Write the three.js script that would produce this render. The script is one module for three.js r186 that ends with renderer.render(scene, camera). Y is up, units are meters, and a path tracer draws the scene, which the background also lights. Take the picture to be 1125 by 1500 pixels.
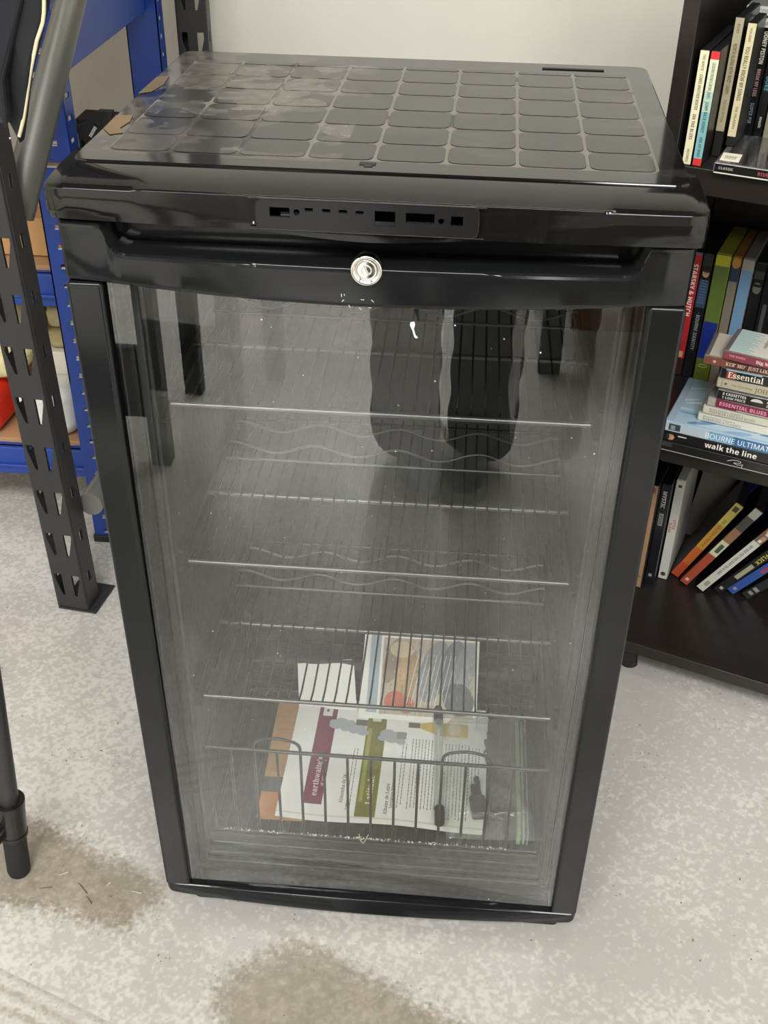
import * as THREE from 'three';
import { RoundedBoxGeometry } from 'three/addons/geometries/RoundedBoxGeometry.js';
import { mergeGeometries, mergeVertices, toCreasedNormals } from 'three/addons/utils/BufferGeometryUtils.js';
import { RectAreaLightUniformsLib } from 'three/addons/lights/RectAreaLightUniformsLib.js';
import { MarchingCubes } from 'three/addons/objects/MarchingCubes.js';

// ───────────── camera, lights, exposure ─────────────
const scene = new THREE.Scene();
const camera = new THREE.PerspectiveCamera(49.63, 1125 / 1500, 0.02, 30);
camera.position.set(0.0702, 1.1668, 0.8071);
camera.rotation.order = 'YXZ';
camera.rotation.set(-0.6109, 0.0735, 0.0155);
scene.add(camera);
const renderer = new THREE.WebGLRenderer({ antialias: true });
renderer.toneMapping = THREE.LinearToneMapping;
renderer.toneMappingExposure = 0.9;
renderer.shadowMap.enabled = true;
RectAreaLightUniformsLib.init();
scene.background = new THREE.Color(0x000000);
const CEILING = 3.3;
// ceiling fittings: x, z, length, depth, intensity
const LAMPS = [
  [-0.83, 2.4, 1.62, 1.0, 22],
  [0.83, 2.4, 1.62, 1.0, 22],
  [0.1, -0.4, 1.5, 0.6, 3.2],
  [0.36, 4.65, 1.5, 0.8, 34],
  [-0.85, 5.7, 1.5, 0.8, 34],
];
const LAMP_COLOR = new THREE.Color(1.0, 0.99, 0.96);

// ───────────── helpers ─────────────
let seed = 7;
const rnd = () => { seed = (seed + 0x6d2b79f5) | 0; let t = Math.imul(seed ^ (seed >>> 15), 1 | seed); t = (t + Math.imul(t ^ (t >>> 7), 61 | t)) ^ t; return ((t ^ (t >>> 14)) >>> 0) / 4294967296; };
const hash = (x, y) => { let h = Math.imul(x | 0, 374761393) + Math.imul(y | 0, 668265263); h = Math.imul(h ^ (h >>> 13), 1274126177); return ((h ^ (h >>> 16)) >>> 0) / 4294967296; };
const noise = (x, y) => { const i = Math.floor(x), j = Math.floor(y), u = x - i, v = y - j, a = u * u * (3 - 2 * u), b = v * v * (3 - 2 * v); const p = hash(i, j), q = hash(i + 1, j), r = hash(i, j + 1), s = hash(i + 1, j + 1); return p + (q - p) * a + (r - p) * b + (p - q - r + s) * a * b; };
const fbm = (x, y, n = 4) => { let s = 0, a = 0.5, t = 0; for (let i = 0; i < n; i++) { s += a * noise(x, y); t += a; a *= 0.5; x = x * 2.03 + 17.1; y = y * 2.03 + 9.7; } return s / t; };
const clamp = (x, a = 0, b = 1) => Math.min(b, Math.max(a, x));
const V = (x, y, z) => new THREE.Vector3(x, y, z);
const used = {};
const numbered = (n) => { const k = (used[n] = (used[n] ?? -1) + 1); return k ? `${n}_${String(k).padStart(3, '0')}` : n; };
function shade(o) { o.traverse((m) => { if (m.isMesh) { m.castShadow = true; m.receiveShadow = true; } }); return o; }
function part(name, geo, mat, parent, pos, rot) {
  const m = new THREE.Mesh(geo, mat); m.name = name; m.castShadow = m.receiveShadow = true;
  if (pos) m.position.set(...pos);
  if (rot) m.rotation.set(...rot);
  parent.add(m); return m;
}
function thing(name, label, category, pos = [0, 0, 0], rotY = 0, group) {
  const g = new THREE.Group(); g.name = numbered(name); g.position.set(...pos); g.rotation.order = 'YXZ'; g.rotation.y = rotY;
  g.userData = { label, category }; if (group) g.userData.group = group;
  scene.add(g); return g;
}
function tag(m, label, category, group) { m.userData.label = label; m.userData.category = category; if (group) m.userData.group = group; m.name = numbered(m.name); return m; }
function struct(name, geo, mat, pos, parent = scene) { const m = part(name, geo, mat, parent, pos); if (parent === scene) m.userData.kind = 'structure'; return m; }
const box = (w, h, d, x = 0, y = 0, z = 0) => new THREE.BoxGeometry(w, h, d).translate(x, y, z);
const rbox = (w, h, d, r, x = 0, y = 0, z = 0, s = 2) => new RoundedBoxGeometry(w, h, d, s, r).translate(x, y, z);
const flat = (gs) => mergeGeometries(gs.map((g) => { const n = g.index ? g.toNonIndexed() : g; for (const k of Object.keys(n.attributes)) if (!['position', 'normal', 'uv'].includes(k)) n.deleteAttribute(k); return n; }));
function cyl(a, b, r, seg = 8, r2 = r) { // a straight bar from a to b
  const d = b.clone().sub(a), g = new THREE.CylinderGeometry(r2, r, d.length(), seg);
  g.applyQuaternion(new THREE.Quaternion().setFromUnitVectors(V(0, 1, 0), d.clone().normalize()));
  const m = a.clone().add(b).multiplyScalar(0.5); return g.translate(m.x, m.y, m.z);
}
const tube = (pts, r, seg = 40, rad = 6, closed = false) => new THREE.TubeGeometry(new THREE.CatmullRomCurve3(pts, closed, 'catmullrom', 0.5), seg, r, rad, closed);
// solid lofted along x: section(x) gives a closed loop of [z, y]
function loftX(xs, section, crease = 0.6) {
  const rings = xs.map(section), n = rings[0].length, pos = [], idx = [];
  let area = 0; const r0 = rings[0 | (rings.length / 2)];
  for (let i = 0; i < n; i++) { const a = r0[i], b = r0[(i + 1) % n]; area += a[0] * b[1] - b[0] * a[1]; }
  rings.forEach((r, k) => r.forEach(([z, y]) => pos.push(xs[k], y, z)));
  const tri = (a, b, c) => (area > 0 ? idx.push(a, b, c) : idx.push(a, c, b));
  for (let k = 0; k < rings.length - 1; k++) for (let i = 0; i < n; i++) {
    const j = (i + 1) % n, a = k * n + i, b = k * n + j, c = a + n, d = b + n;
    tri(a, b, c); tri(b, d, c);
  }
  const cap = (k, flip) => { const f = THREE.ShapeUtils.triangulateShape(rings[k].map(([z, y]) => new THREE.Vector2(z, y)), []); for (const [a, b, c] of f) { const s = (area > 0) !== flip; s ? idx.push(k * n + a, k * n + c, k * n + b) : idx.push(k * n + a, k * n + b, k * n + c); } };
  cap(0, true); cap(rings.length - 1, false);
  const g = new THREE.BufferGeometry(); g.setAttribute('position', new THREE.Float32BufferAttribute(pos, 3)); g.setIndex(idx);
  const p2 = g.toNonIndexed(), out = toCreasedNormals(p2, crease);
  const uv = new Float32Array(out.attributes.position.count * 2); for (let i = 0; i < uv.length / 2; i++) { uv[2 * i] = out.attributes.position.getX(i); uv[2 * i + 1] = out.attributes.position.getY(i) + out.attributes.position.getZ(i); }
  out.setAttribute('uv', new THREE.BufferAttribute(uv, 2)); return out;
}
function roundSec(z0, z1, y0, y1, r, n = 3) { // rounded rectangle in (z, y)
  const o = [], e = r * 0.25; for (const [cz, cy, a0] of [[z1 - r, y1 - r, 0], [z0 + r, y1 - r, 1], [z0 + r, y0 + r, 2], [z1 - r, y0 + r, 3]]) for (let i = -1; i <= n + 1; i++) { const a = (a0 + clamp(i / n)) * Math.PI / 2, t = i < 0 ? -e : i > n ? e : 0; o.push([cz + r * Math.cos(a) - t * Math.sin(a), cy + r * Math.sin(a) + t * Math.cos(a)]); }
  return o;
}
const range = (a, b, n) => Array.from({ length: n + 1 }, (_, i) => a + (b - a) * i / n);
function rrShape(w, h, r, cx = 0, cy = 0) {
  const s = new THREE.Shape(), x = cx - w / 2, y = cy - h / 2;
  s.moveTo(x + r, y); s.lineTo(x + w - r, y); s.quadraticCurveTo(x + w, y, x + w, y + r); s.lineTo(x + w, y + h - r); s.quadraticCurveTo(x + w, y + h, x + w - r, y + h); s.lineTo(x + r, y + h); s.quadraticCurveTo(x, y + h, x, y + h - r); s.lineTo(x, y + r); s.quadraticCurveTo(x, y, x + r, y); return s;
}
const extrude = (shape, depth, bevel = 0, seg = 6, bs = 2) => new THREE.ExtrudeGeometry(shape, { depth, bevelEnabled: bevel > 0, bevelSize: bevel, bevelThickness: bevel, bevelSegments: bs, curveSegments: seg });
const poly = (pts) => { const s = new THREE.Shape(); pts.forEach(([x, y], i) => (i ? s.lineTo(x, y) : s.moveTo(x, y))); s.closePath(); return s; };
const hole = (pts) => { const s = new THREE.Path(); pts.forEach(([x, y], i) => (i ? s.lineTo(x, y) : s.moveTo(x, y))); s.closePath(); return s; };
function planarUV(g, fu, fv) { const p = g.attributes.position, uv = new Float32Array(p.count * 2); for (let i = 0; i < p.count; i++) { uv[2 * i] = fu(p.getX(i), p.getY(i), p.getZ(i)); uv[2 * i + 1] = fv(p.getX(i), p.getY(i), p.getZ(i)); } g.setAttribute('uv', new THREE.BufferAttribute(uv, 2)); return g; }
function dataTex(w, h, fn, srgb = true, repeat = true) {
  const d = new Uint8Array(w * h * 4); for (let y = 0; y < h; y++) for (let x = 0; x < w; x++) { const c = fn(x / w, y / h, x, y), o = (y * w + x) * 4; d[o] = clamp(c[0], 0, 255); d[o + 1] = clamp(c[1], 0, 255); d[o + 2] = clamp(c[2], 0, 255); d[o + 3] = c[3] ?? 255; }
  const t = new THREE.DataTexture(d, w, h); if (srgb) t.colorSpace = THREE.SRGBColorSpace; t.magFilter = THREE.LinearFilter; t.minFilter = THREE.LinearMipmapLinearFilter; t.generateMipmaps = true; if (repeat) t.wrapS = t.wrapT = THREE.RepeatWrapping; t.needsUpdate = true; return t;
}
function canvasTex(w, h, draw) { const c = document.createElement('canvas'); c.width = w; c.height = h; const x = c.getContext('2d'); draw(x, w, h); const t = new THREE.CanvasTexture(c); t.colorSpace = THREE.SRGBColorSpace; return t; }
const std = (color, roughness = 0.5, o = {}) => new THREE.MeshStandardMaterial({ color, roughness, ...o });
const phys = (o) => new THREE.MeshPhysicalMaterial(o);

// ───────────── materials ─────────────
const fineBump = dataTex(256, 256, (u, v) => { const n = 255 * fbm(u * 40, v * 40, 3); return [n, n, n]; }, false);
const M = {
  blackPlastic: phys({ color: new THREE.Color(0.01, 0.01, 0.0105), roughness: 0.22, specularIntensity: 0.7 }),
  doorPlastic: phys({ color: new THREE.Color(0.009, 0.0098, 0.0105), roughness: 0.13, specularIntensity: 0.7 }),
  liner: std(new THREE.Color(0.018, 0.021, 0.02), 0.42, { bumpMap: fineBump, bumpScale: 0.0012 }),
  gasket: std(new THREE.Color(0.02, 0.022, 0.022), 0.5),
  chrome: std(new THREE.Color(0.82, 0.81, 0.78), 0.12, { metalness: 1 }),
  wire: std(new THREE.Color(0.045, 0.047, 0.046), 0.2, { metalness: 0.4 }),
  brightWire: std(new THREE.Color(0.13, 0.13, 0.125), 0.28, { metalness: 0.7 }),
  blackWire: std(new THREE.Color(0.025, 0.027, 0.027), 0.3),
  glassOuter: phys({ color: 0xffffff, roughness: 0, transmission: 1, thickness: 0, ior: 1.95 }),
  glassInner: phys({ color: new THREE.Color(0.97, 0.99, 0.975), roughness: 0, transmission: 1, thickness: 0, ior: 1.5 }),
  blackPaint: std(new THREE.Color(0.028, 0.0275, 0.0285), 0.42),
  bluePaint: phys({ color: new THREE.Color(0.012, 0.05, 0.29), roughness: 0.4 }),
  greySteel: std(new THREE.Color(0.24, 0.235, 0.215), 0.42, { metalness: 0.6 }),
  darkWood: std(new THREE.Color(0.016, 0.0105, 0.0095), 0.36),
  board: std(new THREE.Color(0.42, 0.24, 0.12), 0.7),
  blackRubber: std(new THREE.Color(0.012, 0.012, 0.012), 0.6),
  blackGloss: phys({ color: new THREE.Color(0.01, 0.01, 0.01), roughness: 0.25 }),
  blackCloth: std(new THREE.Color(0.013, 0.014, 0.017), 0.9, { bumpMap: fineBump, bumpScale: 0.002 }),
  cord: std(new THREE.Color(0.75, 0.68, 0.46), 0.8),
  white: std(0xe9e6de, 0.6),
  paper: std(0xfaf8f2, 0.65),
};

// ───────────── the room ─────────────
const patchLeft = [[-0.62, -0.13], [-0.46, -0.112], [-0.39, -0.082], [-0.33, -0.058], [-0.27, -0.038], [-0.255, -0.012], [-0.27, 0.012], [-0.29, 0.042], [-0.34, 0.03], [-0.4, 0.02], [-0.47, 0.022], [-0.62, 0.03]];  // outlines of two darker brownish patches in the floor colour
const patchFront = [[-0.17, 0.1], [-0.15, 0.078], [-0.118, 0.055], [-0.085, 0.036], [-0.05, 0.044], [0.0, 0.068], [0.055, 0.094], [0.12, 0.124], [0.17, 0.16], [0.12, 0.23], [-0.1, 0.22], [-0.15, 0.15]];
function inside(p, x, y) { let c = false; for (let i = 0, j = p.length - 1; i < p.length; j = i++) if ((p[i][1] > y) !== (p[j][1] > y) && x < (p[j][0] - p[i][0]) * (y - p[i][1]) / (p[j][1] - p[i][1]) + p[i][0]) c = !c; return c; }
const FW = 2.4, FX = -1.2, FZ = -0.75; // the floor picture covers 2.4 m x 2.4 m, then repeats
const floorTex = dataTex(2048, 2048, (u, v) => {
  const x = FX + u * FW, z = FZ + v * FW;
  const g = noise(x * 190, z * 190), h = noise(x * 330 + 5, z * 330), big = fbm(x * 5 + 3, z * 5, 3), mid = fbm(x * 22, z * 22 + 8, 3);
  let flake = 0.55 * g + 0.45 * h;                       // white flecks of old paint over grey concrete
  const cover = 0.46 + 0.5 * (big - 0.5) + 0.35 * (mid - 0.5) - (x > 0.25 && z < 0.06 ? 0.1 : 0);
  let k = clamp((flake - (1 - cover) + 0.16) / 0.32);
  let c = [187 + 21 * k + 12 * (big - 0.5), 184 + 21 * k + 12 * (big - 0.5), 179 + 21 * k + 10 * (big - 0.5)];
  let patchMix = 0; // ragged between the flecks: four nearby tests, each pushed about by the grain
  if (x < 0.25 && z > -0.2 && z < 0.3) for (let q = 0; q < 4; q++) { const a = noise(x * 230 + 31 * q, z * 230) - 0.5, b = noise(x * 230, z * 230 + 47 * q) - 0.5, e = 0.012 * (fbm(x * 40, z * 40, 3) - 0.5); if (inside(patchLeft, x + e + 0.045 * a, z + e + 0.045 * b) || inside(patchFront, x + e + 0.045 * a, z + e + 0.045 * b)) patchMix += 0.25; }
  const st = z - 0.1 - (x + 0.42) * 0.37, streak = x < -0.2 && st > 0.0 && st < 0.09 ? 0.75 * clamp(0.1 + 0.55 * Math.sin(st * 330 + 2 * fbm(x * 12, z * 12)) + 1.3 * (g - 0.5) + 1.3 * (h - 0.5) + 0.8 * (mid - 0.5)) : 0;
  if (patchMix) { const q = 0.9 + 0.2 * fbm(x * 90, z * 90, 3), f = 16 * k * h; c = c.map((v, i) => v + patchMix * ([151, 143, 129][i] * q + f - v)); }
  else if (streak) c = c.map((v, i) => v + streak * ([158, 150, 136][i] - v));
  if (noise(x * 420, z * 420) > 0.97 && noise(x * 31, z * 31) > 0.66) c = [74, 68, 62];
  return c;
});
const floorRough = dataTex(512, 512, (u, v) => { const n = 34 + 52 * fbm(u * 24, v * 24, 4); return [n, n, n]; }, false);
const ROOM = { x0: -2.4, x1: 2.4, z0: -1.42, z1: 7.0 };
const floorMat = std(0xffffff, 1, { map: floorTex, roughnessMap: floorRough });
{
  const w = ROOM.x1 - ROOM.x0, d = ROOM.z1 - ROOM.z0, cx = 0, cz = (ROOM.z0 + ROOM.z1) / 2;
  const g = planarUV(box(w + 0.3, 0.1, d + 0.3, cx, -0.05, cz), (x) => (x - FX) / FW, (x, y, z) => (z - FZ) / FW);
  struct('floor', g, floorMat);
  const plaster = dataTex(512, 512, (u, v) => { const n = 6 * (fbm(u * 8, v * 8, 4) - 0.5), s = 5 * (fbm(u * 40, v * 3, 3) - 0.5); return [224 + n + s, 222 + n + s, 212 + n + s]; });
  const wallMat = std(0xffffff, 0.5, { map: plaster });
  const H = CEILING;
  struct('wall_back', box(w + 0.3, H, 0.14, 0, H / 2, ROOM.z0 - 0.07), wallMat);
  struct('wall_front', box(w + 0.3, H, 0.14, 0, H / 2, ROOM.z1 + 0.07), std(0x7d7a74, 0.7));
  struct('wall_left', box(0.14, H, d, ROOM.x0 - 0.07, H / 2, cz), wallMat);
  struct('wall_right', box(0.14, H, d, ROOM.x1 + 0.07, H / 2, cz), wallMat);
  struct('ceiling', box(w + 0.3, 0.12, d + 0.3, 0, H + 0.06, cz), std(0x4a4a48, 0.9));
}
for (const [x, z, w, d, I] of LAMPS) {
  const t = thing('ceiling_lamp', z > 5 ? 'far left of two long white ceiling lamps behind the photographer, outside the picture' : z > 3 ? 'nearer of two long white ceiling lamps behind the photographer, outside the picture' : x < 0 ? 'long white ceiling lamp above the work table, outside the picture' : z < 0 ? 'long white ceiling lamp right above the fridge, outside the picture' : 'long white ceiling lamp in front of the bookcase, outside the picture', 'lamp', [x, CEILING - 0.08, z]);
  part('housing', rbox(w + 0.06, 0.07, d + 0.06, 0.01, 0, 0.045, 0), M.white, t);
  part('diffuser', box(w, 0.01, d, 0, 0.004, 0), std(0xffffff, 0.5, { emissive: LAMP_COLOR, emissiveIntensity: 3 }), t);
  const l = new THREE.RectAreaLight(LAMP_COLOR, I, w, d); l.position.set(0, -0.012, 0); l.rotation.x = -Math.PI / 2; t.add(l);
}

// ───────────── the fridge ─────────────
const fridge = thing('bar_fridge', 'black glass-door bar fridge with a lock, standing in the middle of the floor', 'fridge');
const bow = (x) => 0.011 * (1 - (x / 0.2434) ** 2);
{
  // cabinet: five thick walls round the cavity, and a plinth
  const wl = (w, h, d, x, y, z) => rbox(w, h, d, 0.004, x, y, z);
  part('cabinet', flat([wl(0.032, 0.836, 0.355, -0.2225, 0.443, -0.2235), wl(0.032, 0.836, 0.355, 0.2225, 0.443, -0.2235), wl(0.42, 0.045, 0.355, 0, 0.8385, -0.2235), wl(0.42, 0.04, 0.355, 0, 0.045, -0.2235), wl(0.42, 0.8, 0.03, 0, 0.44, -0.387)]), M.blackPlastic, fridge);
  part('plinth', flat([rbox(0.462, 0.026, 0.36, 0.006, 0, 0.014, -0.215), rbox(0.44, 0.02, 0.03, 0.006, 0.006, 0.012, -0.024)]), M.blackRubber, fridge);
  // liner with shelf ledges and a raised sill
  const ln = [box(0.004, 0.75, 0.32, -0.2045, 0.44, -0.21), box(0.004, 0.75, 0.32, 0.2045, 0.44, -0.21), box(0.41, 0.75, 0.004, 0, 0.44, -0.369), box(0.41, 0.004, 0.32, 0, 0.814, -0.21), rbox(0.41, 0.006, 0.315, 0.002, 0, 0.067, -0.211)];
  for (const y of [0.289, 0.476, 0.656]) for (const s of [-1, 1]) ln.push(rbox(0.009, 0.006, 0.3, 0.002, s * 0.199, y - 0.012, -0.215), rbox(0.009, 0.006, 0.3, 0.002, s * 0.199, y + 0.016, -0.215));
  ln.push(rbox(0.41, 0.008, 0.01, 0.003, 0, 0.0695, -0.052), rbox(0.41, 0.012, 0.006, 0.002, 0, 0.058, -0.046));
  part('inner_liner', flat(ln), M.liner, fridge);
  part('sill_trim', flat([cyl(V(-0.2, 0.0705, -0.0535), V(0.2, 0.0705, -0.0535), 0.0034, 14), cyl(V(-0.2, 0.059, -0.0462), V(0.2, 0.059, -0.0462), 0.0022, 12)]), std(new THREE.Color(0.07, 0.073, 0.072), 0.25), fridge);
  part('drip_step', flat([rbox(0.41, 0.052, 0.05, 0.012, 0, 0.09, -0.343, 3)]), M.liner, fridge);

  // worktop
  const endIn = (x) => { const e = 0.249 - Math.abs(x); return e < 0.007 ? 0.007 - Math.sqrt(Math.max(0, 0.007 ** 2 - (0.007 - e) ** 2)) : 0; };
  const endXs = [...range(-0.249, -0.242, 8), ...range(-0.242, 0.242, 48).slice(1, -1), ...range(0.242, 0.249, 8), -0.08082, -0.08078, 0.07778, 0.07782].sort((a, b) => a - b);
  const rail = loftX(endXs, (x) => {
    const e = endIn(x), b = 0.006 * (1 - (x / 0.245) ** 2), t = clamp(1 - Math.abs(x) / 0.1), lens = 0.0055 * t * t * (3 - 2 * t), te = Math.min(0.003, e * 0.4);
    const z1 = 0.011 - e, o = [[-0.07, 0.861 + te], [-0.07, 0.8915 - te], [-0.036, 0.8915 - te]];
    const R0 = 0.0075, cz = z1 - R0 + 0.35 * b, cy = 0.8808 - te * 0.6; o.push([-0.0345, 0.8914 - te], [cz - 0.0015, cy + R0 + 0.0001]); for (let i = 0; i <= 6; i++) { const a = (1 - i / 6) * 1.5; o.push([cz + R0 * Math.cos(a), cy + R0 * Math.sin(a)]); }
    const zf = cz + R0, zp = Math.abs(x + 0.0015) < 0.0793 ? zf - 0.018 : zf; o.push([zf, 0.8803], [zp, 0.8802], [zp, 0.8676], [zf, 0.8675], [z1 - 0.0012 + 0.8 * b, 0.8662 - lens * 0.5]); o.push([z1 - 0.003 + b, 0.861 - lens]); o.push([z1 - 0.012 + b, 0.8595 - lens]); o.push([-0.02, 0.8595 + te]);
    return o;
  }, 0.7);
  const slab = rbox(0.484, 0.03, 0.345, 0.006, 0, 0.8755, -0.2335);
  const top = extrude(rrShape(0.4785, 0.3665, 0.012), 0.0016, 0.0012, 5, 2).rotateX(-Math.PI / 2).translate(0, 0.8903, -0.2195);
  const lidUV = (g) => planarUV(g, (x) => (x + 0.25) / 0.5, (x, y, z) => (z + 0.42) / 0.44);
  const dust = (x, z) => { // rubbed patches of dried dust, mostly on the left rear
    const n = fbm(x * 26 + 4, z * 34, 4), m = fbm(x * 9 + 11, z * 13 + 2, 3), f = fbm(x * 160, z * 160, 2);
    const left = x < -0.03 ? 1 : 0;
    let d = 0; if (z > -0.055) return n > 0.68 ? 0.12 * f : 0; if (left && m > 0.52 && n > 0.5) d = 0.9; else if (left && n > 0.56) d = 0.55; if (x < -0.17 && z < -0.25 && n > 0.42) d = Math.max(d, 0.8);
    if (x < -0.205 && z < -0.12 && n > 0.47) d = Math.max(d, 0.75); if (x > 0.2 && n > 0.57) d = Math.max(d, 0.35); if (n > 0.66) d = Math.max(d, 0.3);
    return d * (0.35 + 0.65 * f);
  };
  const lidTex = (print, worn) => dataTex(1024, 1024, (u, v) => { const x = u * 0.5 - 0.25, z = v * 0.44 - 0.42, gone = worn && (fbm(x * 20 + 7, z * 24, 3) < (x < -0.1 ? 0.55 : 0.22)), base = gone ? [30, 29, 27] : print, d = dust(x, z), g = 7 * (fbm(x * 300, z * 300, 2) - 0.5); return base.map((b, i) => b + g + d * ([112, 107, 98][i] - b)); });
  const lidMat = phys({ map: lidTex([20, 19, 19]), color: 0xffffff, roughness: 0.085, specularIntensity: 0.85 }), cellMat = phys({ map: lidTex([22, 21, 20]), color: 0xffffff, roughness: 0.2, specularIntensity: 0.8 }), lineMat = phys({ map: lidTex([104, 99, 92], true), color: 0xffffff, roughness: 0.35 });
  const wt = part('worktop', flat([lidUV(rail), lidUV(slab), lidUV(top)]), lidMat, fridge);
  wt.rotation.y = -0.0145; { const c0 = V(0, 0, -0.2), c1 = c0.clone().applyAxisAngle(V(0, 1, 0), wt.rotation.y); wt.position.copy(c0.sub(c1)); } // the worktop sits a little askew
  part('grid_backing', lidUV(extrude(rrShape(0.437, 0.306, 0.01), 0.0004, 0.0002, 4, 1).rotateX(-Math.PI / 2).translate(0, 0.8926, -0.2135)), lineMat, wt);
  const gx = [-0.2185, -0.1685, -0.114, -0.0588, -0.004, 0.0523, 0.1085, 0.1637, 0.2175], gz = [-0.3655, -0.353, -0.3055, -0.259, -0.2065, -0.156, -0.106, -0.0615];
  for (let i = 0; i < 8; i++) for (let j = 0; j < 7; j++) {
    const w = gx[i + 1] - gx[i] - 0.0027, d = gz[j + 1] - gz[j] - 0.0015, r = Math.min(0.0085, d * 0.35);
    part('panel_cell', lidUV(extrude(rrShape(w - 0.0006, d - 0.0006, r), 0.0003, 0.0003, 3, 1).rotateX(-Math.PI / 2).translate((gx[i] + gx[i + 1]) / 2, 0.8931, (gz[j] + gz[j + 1]) / 2)), cellMat, wt);
  }
  part('rear_slot_shade', rbox(0.062, 0.001, 0.0035, 0.0004, 0.165, 0.8938, -0.381), M.blackRubber, wt);  // raised dark strip, stands in for the shade inside a slot
  part('front_notch_shade', flat([rbox(0.013, 0.0012, 0.006, 0.0005, -0.008, 0.8932, -0.0535), rbox(0.007, 0.0014, 0.009, 0.0006, -0.007, 0.8932, -0.051)]), M.blackRubber, wt);  // dark pad, stands in for a shaded notch and its drip stain
  // remains of brown packing tape at the left edge
  const tape = std(new THREE.Color(0.24, 0.165, 0.09), 0.5, { map: dataTex(128, 128, (u, v) => { const n = fbm(u * 9, v * 9, 4); return [150 + 105 * n, 150 + 95 * n, 140 + 90 * n]; }) });
  const rag = (pts) => extrude(poly(pts), 0.0003).rotateX(Math.PI / 2);
  for (const pts of [[[-0.2395, -0.155], [-0.2255, -0.158], [-0.2225, -0.138], [-0.2255, -0.12], [-0.219, -0.106], [-0.2285, -0.1], [-0.2385, -0.116]], [[-0.2395, -0.29], [-0.2285, -0.294], [-0.226, -0.262], [-0.2305, -0.235], [-0.2405, -0.228]]])
    part('tape_remnant', rag(pts).translate(0, 0.8938, 0), tape, wt);

  // control panel with its openings, on the front of the worktop
  const fz = 0.0118 + 0.0045;
  const plate = rrShape(0.166, 0.0235, 0.006, -0.006, 0.875);
  const R = (x0, x1, y0, y1) => hole([[x0, y0], [x1, y0], [x1, y1], [x0, y1]]);
  const C = (x, y, r) => { const p = new THREE.Path(); p.absellipse(x, y, r, r, 0, Math.PI * 2); return p; };
  const holes = [R(-0.0785, -0.063, 0.873, 0.8805), C(-0.058, 0.8772, 0.0026), R(-0.052, -0.0455, 0.8782, 0.881), R(-0.039, -0.0325, 0.878, 0.8808), R(-0.0265, -0.02, 0.878, 0.8808), R(-0.0142, -0.0078, 0.8778, 0.8805), R(0, 0.0158, 0.8695, 0.8812), R(0.023, 0.0448, 0.8728, 0.8808), C(0.0495, 0.8752, 0.0026), R(0.0562, 0.0658, 0.8722, 0.8798)];
  plate.holes.push(...holes);
  part('control_panel', extrude(plate, 0.002, 0.0004, 5, 1).translate(0.0045, 0, fz - 0.0022), M.blackPlastic, wt);
  part('panel_rim', tube(rrShape(0.166, 0.0235, 0.006, -0.006, 0.875).getPoints(6).slice(0, -1).map((p) => V(p.x + 0.0045, p.y, fz)), 0.0006, 120, 5, true), M.blackPlastic, wt);
  for (const [x0, x1, y0, y1] of [[0.0005, 0.0153, 0.8697, 0.873], [0.0234, 0.0444, 0.8728, 0.874]]) part('socket_lip', box(x1 - x0, y1 - y0, 0.001, (x0 + x1) / 2 + 0.0045, (y0 + y1) / 2, fz - 0.0009), M.doorPlastic, wt);
}
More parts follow.
